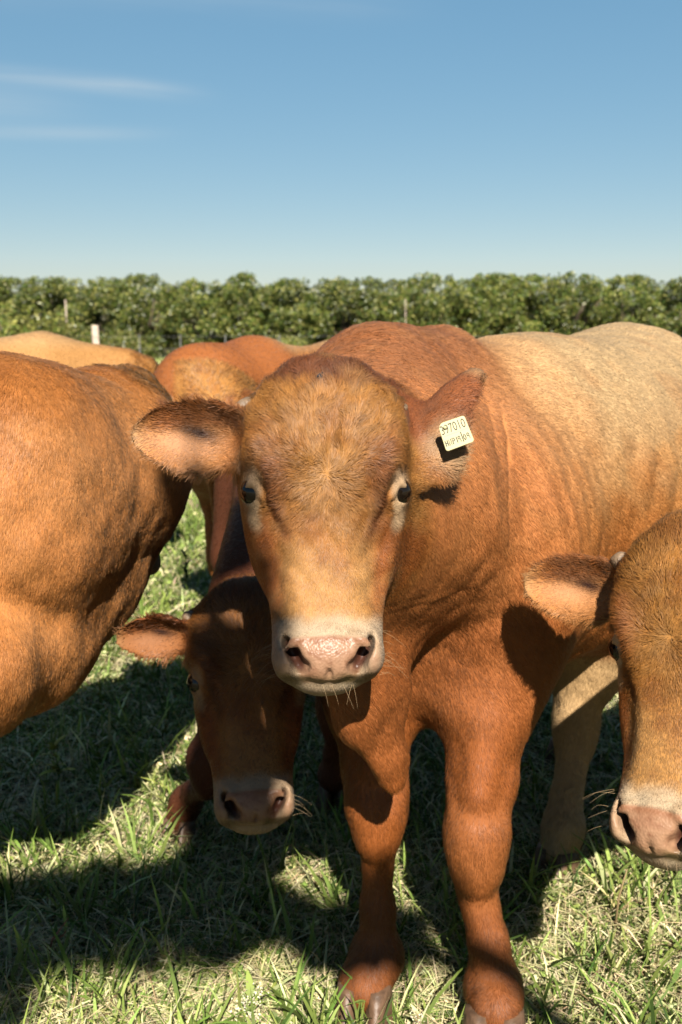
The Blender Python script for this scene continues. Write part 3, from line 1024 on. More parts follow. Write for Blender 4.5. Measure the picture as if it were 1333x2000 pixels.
# longer blades left standing round the hooves
hx = np.array([G(964, 2045), G(712, 1990), G(1088, 1712), G(352, 1640)])[:, :2]
n = 340
i = rng.integers(0, 4, n); a = rng.uniform(0, 6.28, n); rr = rng.uniform(.05, .13, n)
x = hx[i, 0]+np.cos(a)*rr; y = hx[i, 1]+np.sin(a)*rr
addb(blades(np.stack([x, y, gz(x, y)-.01], 1), rng.uniform(.04, .10, n), rng.uniform(.004, .008, n), rng.uniform(0, 6.28, n), rng.uniform(.2, .9, n), pick(n, [GREEN, LIME, PALE, STRAW], [.35, .3, .2, .15]), 4))
# the meadow farther off: wider blades
n = 60000
x, y = scatter(n, 6.5, 34, 1.7)
p = np.stack([x, y, -.012+0*x], 1)
lush = np.clip(.5+.7*patch(x, y, 3.5, 53), 0, 1)
addb(blades(p, (.07+.14*rng.random(n)*(.4+lush))*np.clip(y/12, .7, 1.6), rng.uniform(.006, .012, n)*np.clip(y/5, 1, 6), rng.uniform(0, 6.28, n), rng.uniform(.1, .7, n),
     np.where((rng.random(n) < .35+.45*lush)[:, None], pick(n, [GREEN, LIME], [.6, .5]), pick(n, [PALE, STRAW, LIME], [.5, .2, .4])), 2))
V = np.concatenate(VV); F = np.concatenate(FF); C = np.concatenate(CC)
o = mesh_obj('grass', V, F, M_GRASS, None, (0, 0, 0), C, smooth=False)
tag(o, 'short sunlit pasture grass and dry clippings covering the ground', 'grass', kind='stuff')

# small broad leaves between the blades
def leaves(pos, size, asp, nrm_bias, cols, fold=.25):
    n = len(pos)
    nn = rng.normal(size=(n, 3)); nn /= np.linalg.norm(nn, axis=1, keepdims=True)
    nn = nn+np.asarray(nrm_bias); nn /= np.linalg.norm(nn, axis=1, keepdims=True)
    a = np.cross(nn, rng.normal(size=(n, 3))); a /= np.linalg.norm(a, axis=1, keepdims=True)
    b = np.cross(nn, a)
    s = size[:, None]
    V = np.stack([pos-a*s*.5, pos+b*s*asp*.5+nn*s*fold*asp, pos+a*s*.5-nn*s*.12, pos-b*s*asp*.5+nn*s*fold*asp], 1)
    F = (np.arange(n)[:, None, None]*4+np.array([(0, 1, 2), (0, 2, 3)])[None]).reshape(-1, 3)
    return V.reshape(-1, 3), F, np.repeat(cols, 4, 0)
n = 90000
x, y = scatter(n, 1.25, 7.5, 2.0)
clump = patch(x, y, .22, 55)+.6*patch(x, y, .7, 56)
kp = clump > -.25
x, y = x[kp], y[kp]; n = len(x)
p = np.stack([x, y, gz(x, y)+rng.uniform(0, .045, n)], 1)
V, F, C = leaves(p, rng.uniform(.010, .028, n)*np.clip(y/3, .9, 2), .6, (0, -.25, .75), pick(n, [GREEN, LIME, PALE, DARK, STRAW], [.34, .42, .26, .14, .10]))
o = mesh_obj('ground_cover', V, F, M_GRASS, None, (0, 0, 0), C, smooth=False)
tag(o, 'low broad leaved weeds and clover growing between the grass blades', 'ground cover', kind='stuff')

# ------------------------------------------------------------------ orchard row behind the pasture
M_BARK = simple_mat('bark', (.065, .05, .036), .9, .1, (12, .4), .5)
def tube(pts, rads, ng=8):
    pts = [np.asarray(p, float) for p in pts]
    V = []; F = []
    for i, p in enumerate(pts):
        t = nrm(pts[min(i+1, len(pts)-1)]-pts[max(i-1, 0)])
        a = nrm(np.cross(t, (0.31, .9, .2))); b = np.cross(t, a)
        for g in range(ng):
            an = 2*math.pi*g/ng
            V.append(p+(a*math.cos(an)+b*math.sin(an))*rads[i])
    for i in range(len(pts)-1):
        for g in range(ng):
            F.append((i*ng+g, i*ng+(g+1) % ng, (i+1)*ng+(g+1) % ng, (i+1)*ng+g))
    c0 = len(V); V.append(pts[0]); c1 = len(V); V.append(pts[-1])
    for g in range(0, ng, 2):
        F.append((c0, (g+2) % ng, (g+1) % ng, g)); o = (len(pts)-1)*ng
        F.append((c1, o+g, o+(g+1) % ng, o+(g+2) % ng))
    return np.array(V), np.array(F)

def join(parts):
    V = []; F = []; o = 0
    for v, f in parts:
        V.append(v); F.append(np.asarray(f)+o); o += len(v)
    return np.concatenate(V), np.concatenate(F)

TREE_PAL = [(0.0385, 0.063, 0.0105), (0.07, 0.0945, 0.0154), (0.1155, 0.1225, 0.0252), (0.0182, 0.0322, 0.007), (0.182, 0.175, 0.049)]
def tree_meshes(seed, nleaf, R, H, pal_w, size):
    r = np.random.default_rng(seed)
    tr = [tube([(0, 0, -.05), (.03, .02, .4), (0, .04, .9)], [.11, .085, .07])]
    for i in range(7):
        a = r.uniform(0, 6.28); q = r.uniform(.5, .9)*R
        tr.append(tube([(0, .03, .5+.06*i), (math.cos(a)*q*.5, math.sin(a)*q*.5, H*.42+r.uniform(0, .3)), (math.cos(a)*q, math.sin(a)*q, H*.62+r.uniform(-.3, .6))], [.05, .035, .012], 6))
    VT, FT = join(tr)
    nl = 58
    lob = []
    while len(lob) < nl:
        d = r.normal(size=3); d /= np.linalg.norm(d)
        rr = r.uniform(.45, 1)**.5
        c = np.array([d[0]*R*rr, d[1]*R*rr, H*.54+d[2]*H*.46*rr])
        lob.append((c, r.uniform(.22, .46)))
    # upright shoots on the top
    for i in range(9):
        a = r.uniform(0, 6.28); q = R*r.uniform(0, .6)
        lob.append((np.array([math.cos(a)*q, math.sin(a)*q, H*(1.0-.16*(q/R)**2)+r.uniform(-.02, .16)]), r.uniform(.10, .2)))
    pos = []; br = []
    for c, s in lob:
        k = int(nleaf*s*s/sum(l[1]**2 for l in lob))
        d = r.normal(size=(k, 3)); d /= np.linalg.norm(d, axis=1, keepdims=True)
        q = c+d*(s*r.uniform(.35, 1.05, k)**.6)[:, None]*np.array([1, 1, .85])
        pos.append(q); br.append(np.full(k, r.normal()*.16))
    pos = np.concatenate(pos); br = np.concatenate(br)
    pos = pos[pos[:, 2] > .12]; br = br[:len(pos)]
    n = len(pos)
    i = r.choice(5, n, p=np.array(pal_w)/sum(pal_w))
    cols = np.array(TREE_PAL)[i]*np.exp(r.normal(size=(n, 1))*.18+br[:, None])
    ctr = pos-np.array([0, 0, H*.5]); ctr /= np.linalg.norm(ctr, axis=1, keepdims=True)
    VL, FL, CL = leaves(pos, r.uniform(.09, .17, n)*size, .5, ctr*.6, cols)
    return (VT, FT), (VL, FL, CL)

def tree_kind(name, seed, nleaf, R, H, pw, size=1.0):
    (VT, FT), (VL, FL, CL) = tree_meshes(seed, nleaf, R, H, pw, size)
    a = mesh_obj('trunk', VT, FT, M_BARK)
    b = mesh_obj('crown', VL, FL, M_LEAF, None, (0, 0, 0), CL, smooth=False)
    ms = (a.data, b.data)
    bpy.data.objects.remove(a); bpy.data.objects.remove(b)
    return ms

def plant_tree(ms, name, loc, rz, sc, label, cat, group):
    e = empty(name, loc, label, cat, group)
    e.rotation_euler = (0, 0, rz); e.scale = (sc[0], sc[0], sc[1])
    for nm, me in zip(('trunk', 'crown'), ms):
        o = bpy.data.objects.new(nm, me); COL.objects.link(o); o.parent = e
    return e

KINDS = [tree_kind('orchard_tree', 200+i, 9500, 1.25, 2.8, [.27, .3, .27, .13, .14], .82) for i in range(5)]
ORD = ['first', 'second', 'third', 'fourth', 'fifth', 'sixth', 'seventh', 'eighth']
for row, (yy, n_) in enumerate(((33.0, 19), (35.8, 17))):
    for i in range(n_):
        xx = -13.9+i*1.54+random.uniform(-.2, .2)+row*1.2
        if row == 0:
            lab = 'bushy green orchard tree, front row, ' + (ORD[i-2]+' from the left edge' if 2 <= i <= 8 else 'in the middle, straight above the head of the bull' if i == 9 else ORD[16-i]+' from the right edge' if 9 < i < 17 else ['outermost', 'second outermost'][i in (1, 17)]+' beyond the '+('left' if i < 2 else 'right')+' edge')
        else:
            lab = 'bushy dark green orchard tree in the second row, behind the front row'
        plant_tree(KINDS[(i*3+row) % 5], 'orchard_tree', (xx, yy+random.uniform(-.3, .3), 0), random.uniform(0, 6.28), (random.uniform(.95, 1.12), random.uniform(.88, .99)), lab,
                   'tree', 'front row of orchard trees' if row == 0 else 'second row of orchard trees')
# unseen tree added behind the camera, leaf clumps shaped to shade calf and grass
def shade_tree():
    o = plant_tree(KINDS[1], 'orchard_tree', (2.1, -2.7, 0), 1.0, (1.0, 1.0), 'unseen orchard tree added behind the camera, its leafy limb shaped to cast shade', 'tree', None)
    V, F = tube([(1.9, -2.65, 1.9), (1.3, -2.4, 2.9), (.75, -2.1, 3.42), (.3, -2.02, 3.62), (.1, -2.0, 3.85), (-.4, -2.0, 3.5)], [.06, .045, .03, .02, .014, .006], 8)
    mesh_obj('limb', V, F, M_BARK, o, (2.1, -2.7, 0))
    V2, F2 = tube([(.12, -2.0, 3.8), (.10, -2.0, 4.2), (.13, -2.0, 4.62)], [.007, .006, .004], 6)
    mesh_obj('limb', V2, F2, M_BARK, o, (2.1, -2.7, 0))
    r = np.random.default_rng(5)
    pos = []
    for c, rad, k in (((.12, -2, 3.80), (.12, .12, .40), 760), ((-.10, -2, 3.56), (.44, .12, .16), 760), ((.42, -2, 3.48), (.20, .12, .08), 240), ((-.42, -2, 3.42), (.17, .12, .28), 420), ((.13, -2, 4.62), (.12, .1, .17), 380)):
        d = r.normal(size=(k, 3)); d /= np.linalg.norm(d, axis=1, keepdims=True)
        pos.append(np.array(c)+d*(r.random((k, 1))**.4)*np.array(rad))
    pos = np.concatenate(pos)
    cols = np.array(TREE_PAL)[r.integers(0, 5, len(pos))]
    V, F, C = leaves(pos, r.uniform(.07, .12, len(pos)), .5, (0, 0, .4), cols)
    q = mesh_obj('shade_foliage', V, F, M_LEAF, o, (2.1, -2.7, 0), C, smooth=False)
    for c in o.children:
        c.rotation_euler = (0, 0, -1.0) if c.name.startswith(('limb', 'shade_foliage')) else (0, 0, 0)
shade_tree()
# paler scrub in front of the trees
SK = [tree_kind('shrub', 300+i, 2600, .8, 1.25, [.1, .25, .4, .05, .3], .8) for i in range(2)]
for i, (px, dd, s, lab) in enumerate([(20, 27, 1.25, 'pale green scrub bush at the far left in front of the orchard trees'), (95, 28, 1.1, 'pale green scrub bush left of the wooden fence post'),
                                 (160, 29, .8, 'low pale green scrub bush behind the wooden fence post'), (240, 29.5, .75, 'low pale green scrub bush right of the wooden fence post'), (500, 30, .6, 'low green scrub bush beside the grey rocks, below the orchard trees'),
                                 (565, 30, .65, 'low green scrub bush just left of the head of the bull, below the orchard trees')]):
    q = P(px, 640, dd)
    plant_tree(SK[i % 2], 'shrub', (q[0], q[1], 0), i*1.3, (s*1.2, s), lab, 'shrub', 'scrub in front of the orchard')

# tall rough grass along the fence, at the foot of the trees
n = 9000
y = rng.uniform(22, 32, n); x = rng.uniform(-1, 1, n)*13
V, F, C = blades(np.stack([x, y, 0*x-.01], 1), rng.uniform(.2, .65, n)*np.clip(.6+.5*patch(x, y, 4, 61), .3, 1.3), rng.uniform(.015, .04, n), rng.uniform(0, 6.28, n), rng.uniform(.1, .7, n), pick(n, [GREEN, LIME, PALE, DARK], [.4, .3, .25, .2]), 2)
o = mesh_obj('tall_grass', V, F, M_GRASS, None, (0, 0, 0), C, smooth=False)
tag(o, 'rough tall grass along the fence line below the orchard trees', 'tall grass', kind='stuff')

# ------------------------------------------------------------------ wire fence
M_POST = simple_mat('weathered_wood', (.26, .21, .17), .85, .15, (9, .4), .5)
M_STEEL = simple_mat('dark_steel', (.05, .05, .045), .5, .4)
M_WIRE = simple_mat('fence_wire', (.1, .1, .09), .45, .5)
def fence():
    b = P(186, 640, 18.0); y0 = b[1]
    e = empty('wire_fence', (b[0], y0, 0), 'wire fence with one pale wooden post and thin dark droppers behind the cows', 'fence')
    V, F = tube([(b[0], y0, -.1), (b[0]+.01, y0, .7), (b[0], y0, 1.31)], [.068, .062, .06], 12)
    mesh_obj('post', V, F, M_POST, e, (b[0], y0, 0))
    for i, px in enumerate((-190, 40, 272, 352, 440, 546, 660, 900, 1130, 1400)):
        q = P(px, 640, 18.0)
        V, F = tube([(q[0], y0, -.1), (q[0], y0, 1.15)], [.013, .013], 6)
        mesh_obj('dropper', V, F, M_STEEL, e, (b[0], y0, 0))
    for z in (.3, .6, .9, 1.12):
        V, F = tube([(-9, y0-.07, z), (-4, y0-.07, z-.01), (0, y0-.07, z), (5, y0-.07, z-.01), (9, y0-.07, z)], [.0016]*5, 5)
        mesh_obj('wire', V, F, M_WIRE, e, (b[0], y0, 0))
fence()
for px, dd, top, lab in ((131, 30, 586, 'thin grey stake standing among the trees left of the wooden fence post'), (792, 30, 584, 'thin pale stake standing before the trees above the back of the bull')):
    q = P(px, 640, dd); t_ = P(px, top, dd)
    V, F = tube([(q[0], q[1], -.1), (q[0]+.01, q[1], t_[2]*.5), (q[0], q[1], t_[2])], [.022, .02, .018] if px < 500 else [.012, .011, .01], 8)
    o = mesh_obj('stake', V, F, M_POST); tag(o, lab, 'stake')
M_ROCK = simple_mat('grey_rock', (.19, .175, .16), .9, .15, (5, .35), .6)
for px, py, dd, s, lab in ((398, 684, 21, (.40, .3, .24), 'larger grey rock lying in the grass behind the reddish cow'), (362, 688, 20, (.16, .14, .14), 'small pale rock just left of the larger grey rock'), (6, 668, 24, (.5, .4, .3), 'grey rock at the far left edge in the grass by the scrub')):
    q = P(px, py, dd)
    V, F = ball((0, 0, 0), 1, None, 20, 12)
    V = V*(1+.16*snoise(V, 1.6, 71)+.07*snoise(V, .6, 72))[:, None]*np.array(s)+np.array([q[0], q[1], s[2]*.55])
    o = mesh_obj('rock', V, F, M_ROCK); tag(o, lab, 'rock')

# ------------------------------------------------------------------ the herd
# 1. the big tan bull in the middle
def build_main():
    U, Vv, W = head_axes(640, 1000, tilt=10, yaw=-2)
    ear_r = dict(root=(156, 142, -125), axis=(.66, .74, -.20), n=(.60, -.55, -.58), L=286, b=86, cu=.35, cl=.55, prof=(.62, .80, .98, 1.0, .86, .66, .46, .30, .14), dark=1)
    hd = Head(P(640, 1000, 1.5), U, Vv, W, 1.0, 1.0, LEAR, ear_r, 1.0)
    fr = Frame((.30, 2.22), (-math.sin(math.radians(38)), -math.cos(math.radians(38))), 1.0)
    t = [(.26, .13, 1.08, .86), (.18, .19, 1.18, .70), (.08, .235, 1.27, .64), (0, .26, 1.36, .62), (-.10, .28, 1.41, .60), (-.25, .31, 1.415, .59), (-.40, .335, 1.405, .58),
         (-.55, .34, 1.40, .60), (-.75, .31, 1.42, .66), (-.88, .29, 1.435, .76), (-1.02, .24, 1.40, .86), (-1.18, .14, 1.30, .95)]
    pr = [trunk(fr, t)]
    nape = hd.to_world((0, 130, -200)); throat = hd.to_world((0, -40, -190))
    hump = P(735, 764, 1.98); hump2 = P(838, 792, 2.16)
    pr += [cone(hump2, hump, .17, .112, .1), cone(hump, nape, .115, .12, .09), cone(P(740, 860, 1.97), nape, .15, .125, .08), cone(P(905, 1060, 2.2), P(765, 1000, 1.92), .20, .15, .2), cone(P(770, 1000, 1.88), throat, .2, .105, .1),
           cone(P(755, 1170, 1.88), throat, .10, .085, .06), cone(P(755, 1170, 1.88), P(735, 1330, 1.80), .085, .075, .05, flat=(fr.s, .6))]
    # dewlap
    latn = fr.s*.95+np.array([0, 0, 0])
    pr += [cone(hd.to_world((10, -180, -200)), P(718, 1370, 1.74), .06, .075, .06, flat=(latn, .55)), cone(P(718, 1370, 1.74), P(762, 1490, 1.79), .072, .038, .03, flat=(latn, .5)),
           cone(P(762, 1485, 1.79), P(770, 1525, 1.80), .034, .02, .02, flat=(latn, .7))]
    # chest and shoulders
    pr += [ell(P(870, 1235, 2.17), (.17, .15, .20), None, .08), ell(P(965, 1110, 2.09), (.16, .16, .30), None, .14), ell(P(740, 1180, 2.16), (.13, .16, .26), None, .08)]
    fl_knee = P(932, 1655, 2.04); fl_foot = G(964, 2045)
    fr_knee = P(738, 1595, 2.10); fr_foot = G(712, 1990)
    fw2 = nrm((-.15, -1, 0))
    pr += foreleg(P(960, 1230, 2.10), P(955, 1370, 2.08), fl_knee, P(963, 1930, 2.06), fl_foot, 1.12, fw2)
    pr += foreleg(P(715, 1240, 2.20), P(722, 1380, 2.18), fr_knee, P(738, 1865, 2.13), fr_foot, 1.06, fw2)
    hl = G(1088, 1712); hr = fr.w(-.95, -.18, 0)
    pr += hindleg(fr, 1, hl, stifle=P(1165, 1190, 2.72), hock=P(1125, 1420, 2.72), sc=1.02)
    pr += hindleg(fr, -1, hr)
    pr += [cone(P(1075, 1265, 2.55), P(1085, 1315, 2.55), .04, .018, .04)]
    pr += [cone(fr.w(-1.12, 0, 1.33), fr.w(-1.25, 0, 1.1), .045, .03, .05), cone(fr.w(-1.25, 0, 1.1), fr.w(-1.27, 0, .55), .03, .04, .03)]
    def paint(V, N, col, wet, fl, fdir, lift):
        q = fr.local(V); f, l, z = q.T
        n1 = snoise(V, .35, 1); n2 = snoise(V, .09, 2)
        col[:] = alb(236, 150, 84)
        barrel = sst(.27, -.20, f+.04*n1-.05*sst(1.2, .9, z))
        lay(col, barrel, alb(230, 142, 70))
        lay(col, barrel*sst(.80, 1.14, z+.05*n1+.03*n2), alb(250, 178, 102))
        lay(col, barrel*sst(.98, 1.32, z+.04*n2)*.9, alb(250, 214, 160))  # pale back: light coat plus sunlit sheen put into the colour
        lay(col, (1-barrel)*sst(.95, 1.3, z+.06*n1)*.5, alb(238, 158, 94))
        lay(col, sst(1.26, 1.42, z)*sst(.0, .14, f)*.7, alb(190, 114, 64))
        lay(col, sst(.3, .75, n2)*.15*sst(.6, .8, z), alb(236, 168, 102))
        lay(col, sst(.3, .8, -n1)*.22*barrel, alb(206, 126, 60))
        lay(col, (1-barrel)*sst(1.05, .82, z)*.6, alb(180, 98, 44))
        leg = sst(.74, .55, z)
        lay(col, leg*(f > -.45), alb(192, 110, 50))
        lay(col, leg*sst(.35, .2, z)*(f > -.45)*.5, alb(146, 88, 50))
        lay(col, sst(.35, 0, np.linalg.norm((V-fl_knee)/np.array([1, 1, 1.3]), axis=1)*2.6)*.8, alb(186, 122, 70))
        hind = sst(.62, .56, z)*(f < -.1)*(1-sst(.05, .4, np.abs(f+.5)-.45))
        lay(col, hind, alb(250, 206, 148))
        setdir(fdir, fr, .75, .65)
        nk = sst(0, .2, f)[:, None]
        fdir[:] = fdir*(1-nk)+np.array([.5, .3, -.9])*nk
        setdir(fdir, fr, .05, 1, leg)
        fl[:] = .014; lift[:] = .10
        fl[:] += .005*sst(1.3, 1.42, z)*sst(-.1, .05, f)
    def disp(V, N):
        q = fr.local(V); f, l, z = q.T
        # loose skin folds on the side of the neck
        m = np.exp(-((f-.12)/.13)**2)*sst(.75, .95, z)*sst(1.32, 1.15, z)*sst(.05, .15, l)
        ph = f*1.0+z*.12+.03*np.sin(z*9)
        rid = np.exp(-((np.mod(ph/.055, 1)-.5)/.22)**2)
        d = m*(rid-.4)*.004
        ribs = sst(-.15, -.25, f)*sst(-.75, -.6, f)*sst(.7, .8, z)*sst(1.25, 1.1, z)
        d += ribs*np.sin((f+.25*z)*62)*.0015
        d += snoise(V, .25, 11)*.0035+snoise(V, .10, 12)*.0015
        hq = hd.to_local(V)
        u, v, w = hq.T
        out = sst(280, 420, np.linalg.norm(hq-np.array([0, 0, -60]), axis=1))
        face = (1-out)*sst(-200, -150, v)*sst(-90, -40, w)
        bone = snoise(V, .075, 13)*.0022+snoise(V, .035, 14)*.0010
        bone -= .0045*np.exp(-((u-8-.06*v)/11)**2)*sst(70, 110, v)*sst(230, 170, v)
        bone += .004*np.exp(-((np.abs(u)-58)/26)**2)*sst(60, 120, v)*sst(240, 190, v)
        bone -= .004*np.exp(-(((np.abs(u)-78)/16)**2+((v-10)/70)**2))
        ee = sst(30, 55, np.sqrt((np.abs(u)-142)**2+(v-52)**2))
        return d*out+bone*face*ee
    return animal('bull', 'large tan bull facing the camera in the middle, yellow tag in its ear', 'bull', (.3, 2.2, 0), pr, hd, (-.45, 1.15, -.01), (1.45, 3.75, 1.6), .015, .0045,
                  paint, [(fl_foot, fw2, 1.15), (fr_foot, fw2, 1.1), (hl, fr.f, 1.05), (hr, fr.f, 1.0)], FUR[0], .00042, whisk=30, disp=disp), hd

FUR = [620000, 260000, 90000, 460000, 60000, 60000]

# 2. the cow at the right edge, only its lowered head in the frame
def build_right():
    U, Vv, W = head_axes(1305, 1330, tilt=4, yaw=20, roll=0)
    hd = Head(P(1304, 1322, 1.50), U, Vv, W, 1.03, .83, dict(LEAR, root=(-138, 175, -120), axis=(-1, .02, .12), L=265, b=70, cl=.4, cu=.32), dict(REAR, axis=(1, -.1, -.3)), .35, (1.12, 1.1, 1.02))
    o = hd.o
    fr = Frame((o[0]+.60, o[1]+.58), (-.68, -.73), .82)
    pr = [trunk(fr)]
    nape = hd.to_world((0, 120, -205)); throat = hd.to_world((0, -40, -195))
    pr += [cone(fr.w(.05, 0, 1.2), nape, .14, .11, .08), cone(fr.w(.15, 0, 1.0), throat, .15, .085, .08), cone(fr.w(.2, 0, .8), throat, .07, .05, .06, flat=(fr.s, .5))]
    hv = []
    for sd_ in (1, -1):
        ft = fr.w(.06, .14*sd_, 0); hf = fr.w(-1.0, .16*sd_, 0)
        pr += foreleg(fr.w(.15, .15*sd_, .86), fr.w(.03, .16*sd_, .68), fr.w(.07, .145*sd_, .40), fr.w(.06, .14*sd_, .12), ft, .8, fr.f)
        pr += hindleg(fr, sd_, hf, sc=.8)
        hv += [(ft, fr.f, .85), (hf, fr.f, .85)]
    def paint(V, N, col, wet, fl, fdir, lift):
        col[:] = alb(196, 120, 62)
        setdir(fdir, fr, .5, .8)
    return animal('cow', 'tan cow cut by the right edge, head lowered, whorl on its forehead', 'cow', fr.o, pr, hd, (.15, 1.15, -.01), (2.1, 3.3, 1.4), .02, .005,
                  paint, hv, FUR[1], .0004, whisk=14, horn_out=180)

# 3. the calf in the shade below the bull's head
def build_calf():
    U, Vv, W = head_axes(490, 1370, tilt=6, yaw=-2, roll=1)
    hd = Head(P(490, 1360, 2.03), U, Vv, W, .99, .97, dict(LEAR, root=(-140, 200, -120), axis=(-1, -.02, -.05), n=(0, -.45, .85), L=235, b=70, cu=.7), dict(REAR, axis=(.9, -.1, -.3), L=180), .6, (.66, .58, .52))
    fr = Frame((-.13, 2.72), (0.03, -1), .84)
    pr = [trunk(fr, [(.30, .08, 1.1, .86), (.22, .13, 1.22, .72), (.1, .17, 1.32, .64), (0, .19, 1.36, .62), (-.2, .22, 1.35, .60), (-.45, .25, 1.33, .57),
                  (-.7, .26, 1.34, .60), (-.9, .24, 1.36, .68), (-1.05, .21, 1.36, .78), (-1.2, .17, 1.33, .86), (-1.33, .1, 1.25, .95)])]
    nape = hd.to_world((0, 130, -205)); throat = hd.to_world((0, -40, -195))
    pr += [cone(fr.w(.05, 0, 1.15), nape, .155, .12, .09), cone(fr.w(.15, 0, .95), throat, .15, .09, .09)]
    hv = []
    ft = G(352, 1640); fe = fr.w(.03, -.15, .62); kn = P(405, 1500, 2.62)
    pr += foreleg(fr.w(.12, -.13, .84), fe, kn, ft+np.array([.02, .01, .11]), ft, .85, fr.f); hv.append((ft, (-.2, -1), .85))
    ft = fr.w(-.1, .13, 0)
    pr += foreleg(fr.w(.12, .13, .84), fr.w(.0, .14, .66), fr.w(0, .13, .38), fr.w(-.08, .13, .12), ft, .85, fr.f); hv.append((ft, fr.f, .85))
    for sd_ in (1, -1):
        hf = fr.w(-1.0, .14*sd_, 0); pr += hindleg(fr, sd_, hf, sc=.8); hv.append((hf, fr.f, .85))
    def paint(V, N, col, wet, fl, fdir, lift):
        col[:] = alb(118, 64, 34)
        setdir(fdir, fr, .5, .8)
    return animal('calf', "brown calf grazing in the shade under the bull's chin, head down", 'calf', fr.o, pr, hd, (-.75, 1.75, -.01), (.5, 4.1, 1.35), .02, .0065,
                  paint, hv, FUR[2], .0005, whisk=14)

# 4. the cow at the left edge, facing away, its head turned from us
def build_left():
    fwd = nrm((.66, .75, 0))
    fr = Frame((-1.02, 1.86), fwd, .965)
    nape = P(215, 800, 2.52)
    W = nrm((.52, .84, -.14)); U = nrm(np.cross(np.array([0, 0, 1.0]), W)); Vv = np.cross(W, U)
    ho = P(280, 930, 2.52)
    hd = Head(ho, U, Vv, W, 1.0, .95, dict(LEAR, root=(-140, 165, -120), axis=(-.9, -.3, -.2), L=190), dict(REAR, axis=(.9, -.3, -.2), L=190), .3)
    pr = [trunk(fr, [(.34, .09, 1.12, .84), (.24, .16, 1.22, .72), (.1, .215, 1.32, .66), (0, .25, 1.345, .64), (-.2, .31, 1.34, .62), (-.45, .34, 1.33, .58),
                  (-.7, .34, 1.34, .60), (-.9, .31, 1.36, .68), (-1.05, .27, 1.36, .78), (-1.2, .22, 1.34, .86), (-1.33, .13, 1.28, .95)])]
    pr += [cone(fr.w(.02, 0, 1.12), P(0, 928, 2.1), .2, .2, .1), cone(P(235, 892, 2.33), hd.to_world((0, 180, -200)), .13, .11, .06),
           ell(P(90, 985, 2.16), (.13, .22, .24), None, .16),
           cone(P(0, 928, 2.1), P(235, 892, 2.33), .225, .138, .14), cone(P(20, 1075, 2.08), P(238, 985, 2.33), .18, .105, .12), cone(P(275, 1000, 2.42), P(185, 1140, 2.28), .06, .085, .09), cone(P(185, 1140, 2.28), P(60, 1260, 2.10), .085, .12, .09),
           cone(P(60, 1260, 2.12), P(-60, 1300, 1.95), .12, .15, .05)]
    pr += [cone(fr.w(.05, -.05, .70), fr.w(.30, -.02, .78), .11, .10, .05)]
    hv = []
    for sd_ in (1, -1):
        ft = fr.w(-.26, .14*sd_, 0); hf = fr.w(-1.05, .17*sd_, 0)
        pr += foreleg(fr.w(.10, .16*sd_, .86), fr.w(-.08, .17*sd_, .70), fr.w(-.15, .16*sd_, .40), fr.w(-.25, .14*sd_, .12), ft, 1, fr.f)
        pr += hindleg(fr, sd_, hf)
        hv += [(ft, fr.f, 1), (hf, fr.f, 1)]
    pr += [cone(fr.w(-1.3, 0, 1.25), fr.w(-1.38, 0, 1.0), .04, .03, .05), cone(fr.w(-1.38, 0, 1.0), fr.w(-1.4, 0, .5), .03, .04, .03)]
    def paint(V, N, col, wet, fl, fdir, lift):
        q = fr.local(V); f, l, z = q.T
        n1 = snoise(V, .3, 1); n2 = snoise(V, .1, 2)
        col[:] = alb(252, 166, 90)
        lay(col, sst(1.15, 1.32, z+.04*n1)*.8, alb(216, 136, 66))
        lay(col, sst(.2, .9, n1)*.4, alb(254, 174, 100))
        lay(col, sst(.2, .9, -n1)*.3, alb(220, 136, 66))
        lay(col, sst(.8, .7, z)*.5, alb(214, 132, 64))
        fdir[:] = nrm(-fr.f*.2+np.array([0, 0, -1.0])); fl[:] = .014; lift[:] = .10
        fl[:] += .006*sst(1.2, 1.33, z)
    def disp(V, N):
        return snoise(V, .25, 11)*.004+snoise(V, .10, 12)*.0015
    return animal('cow', 'orange tan cow at the left edge facing away with its head hidden behind its neck', 'cow', fr.o, pr, hd, (-2.0, .2, -.01), (-.1, 3.35, 1.55), .016, .008,
                  paint, hv, FUR[3], .00045, head_dens=1.0, horns=False, disp=disp)

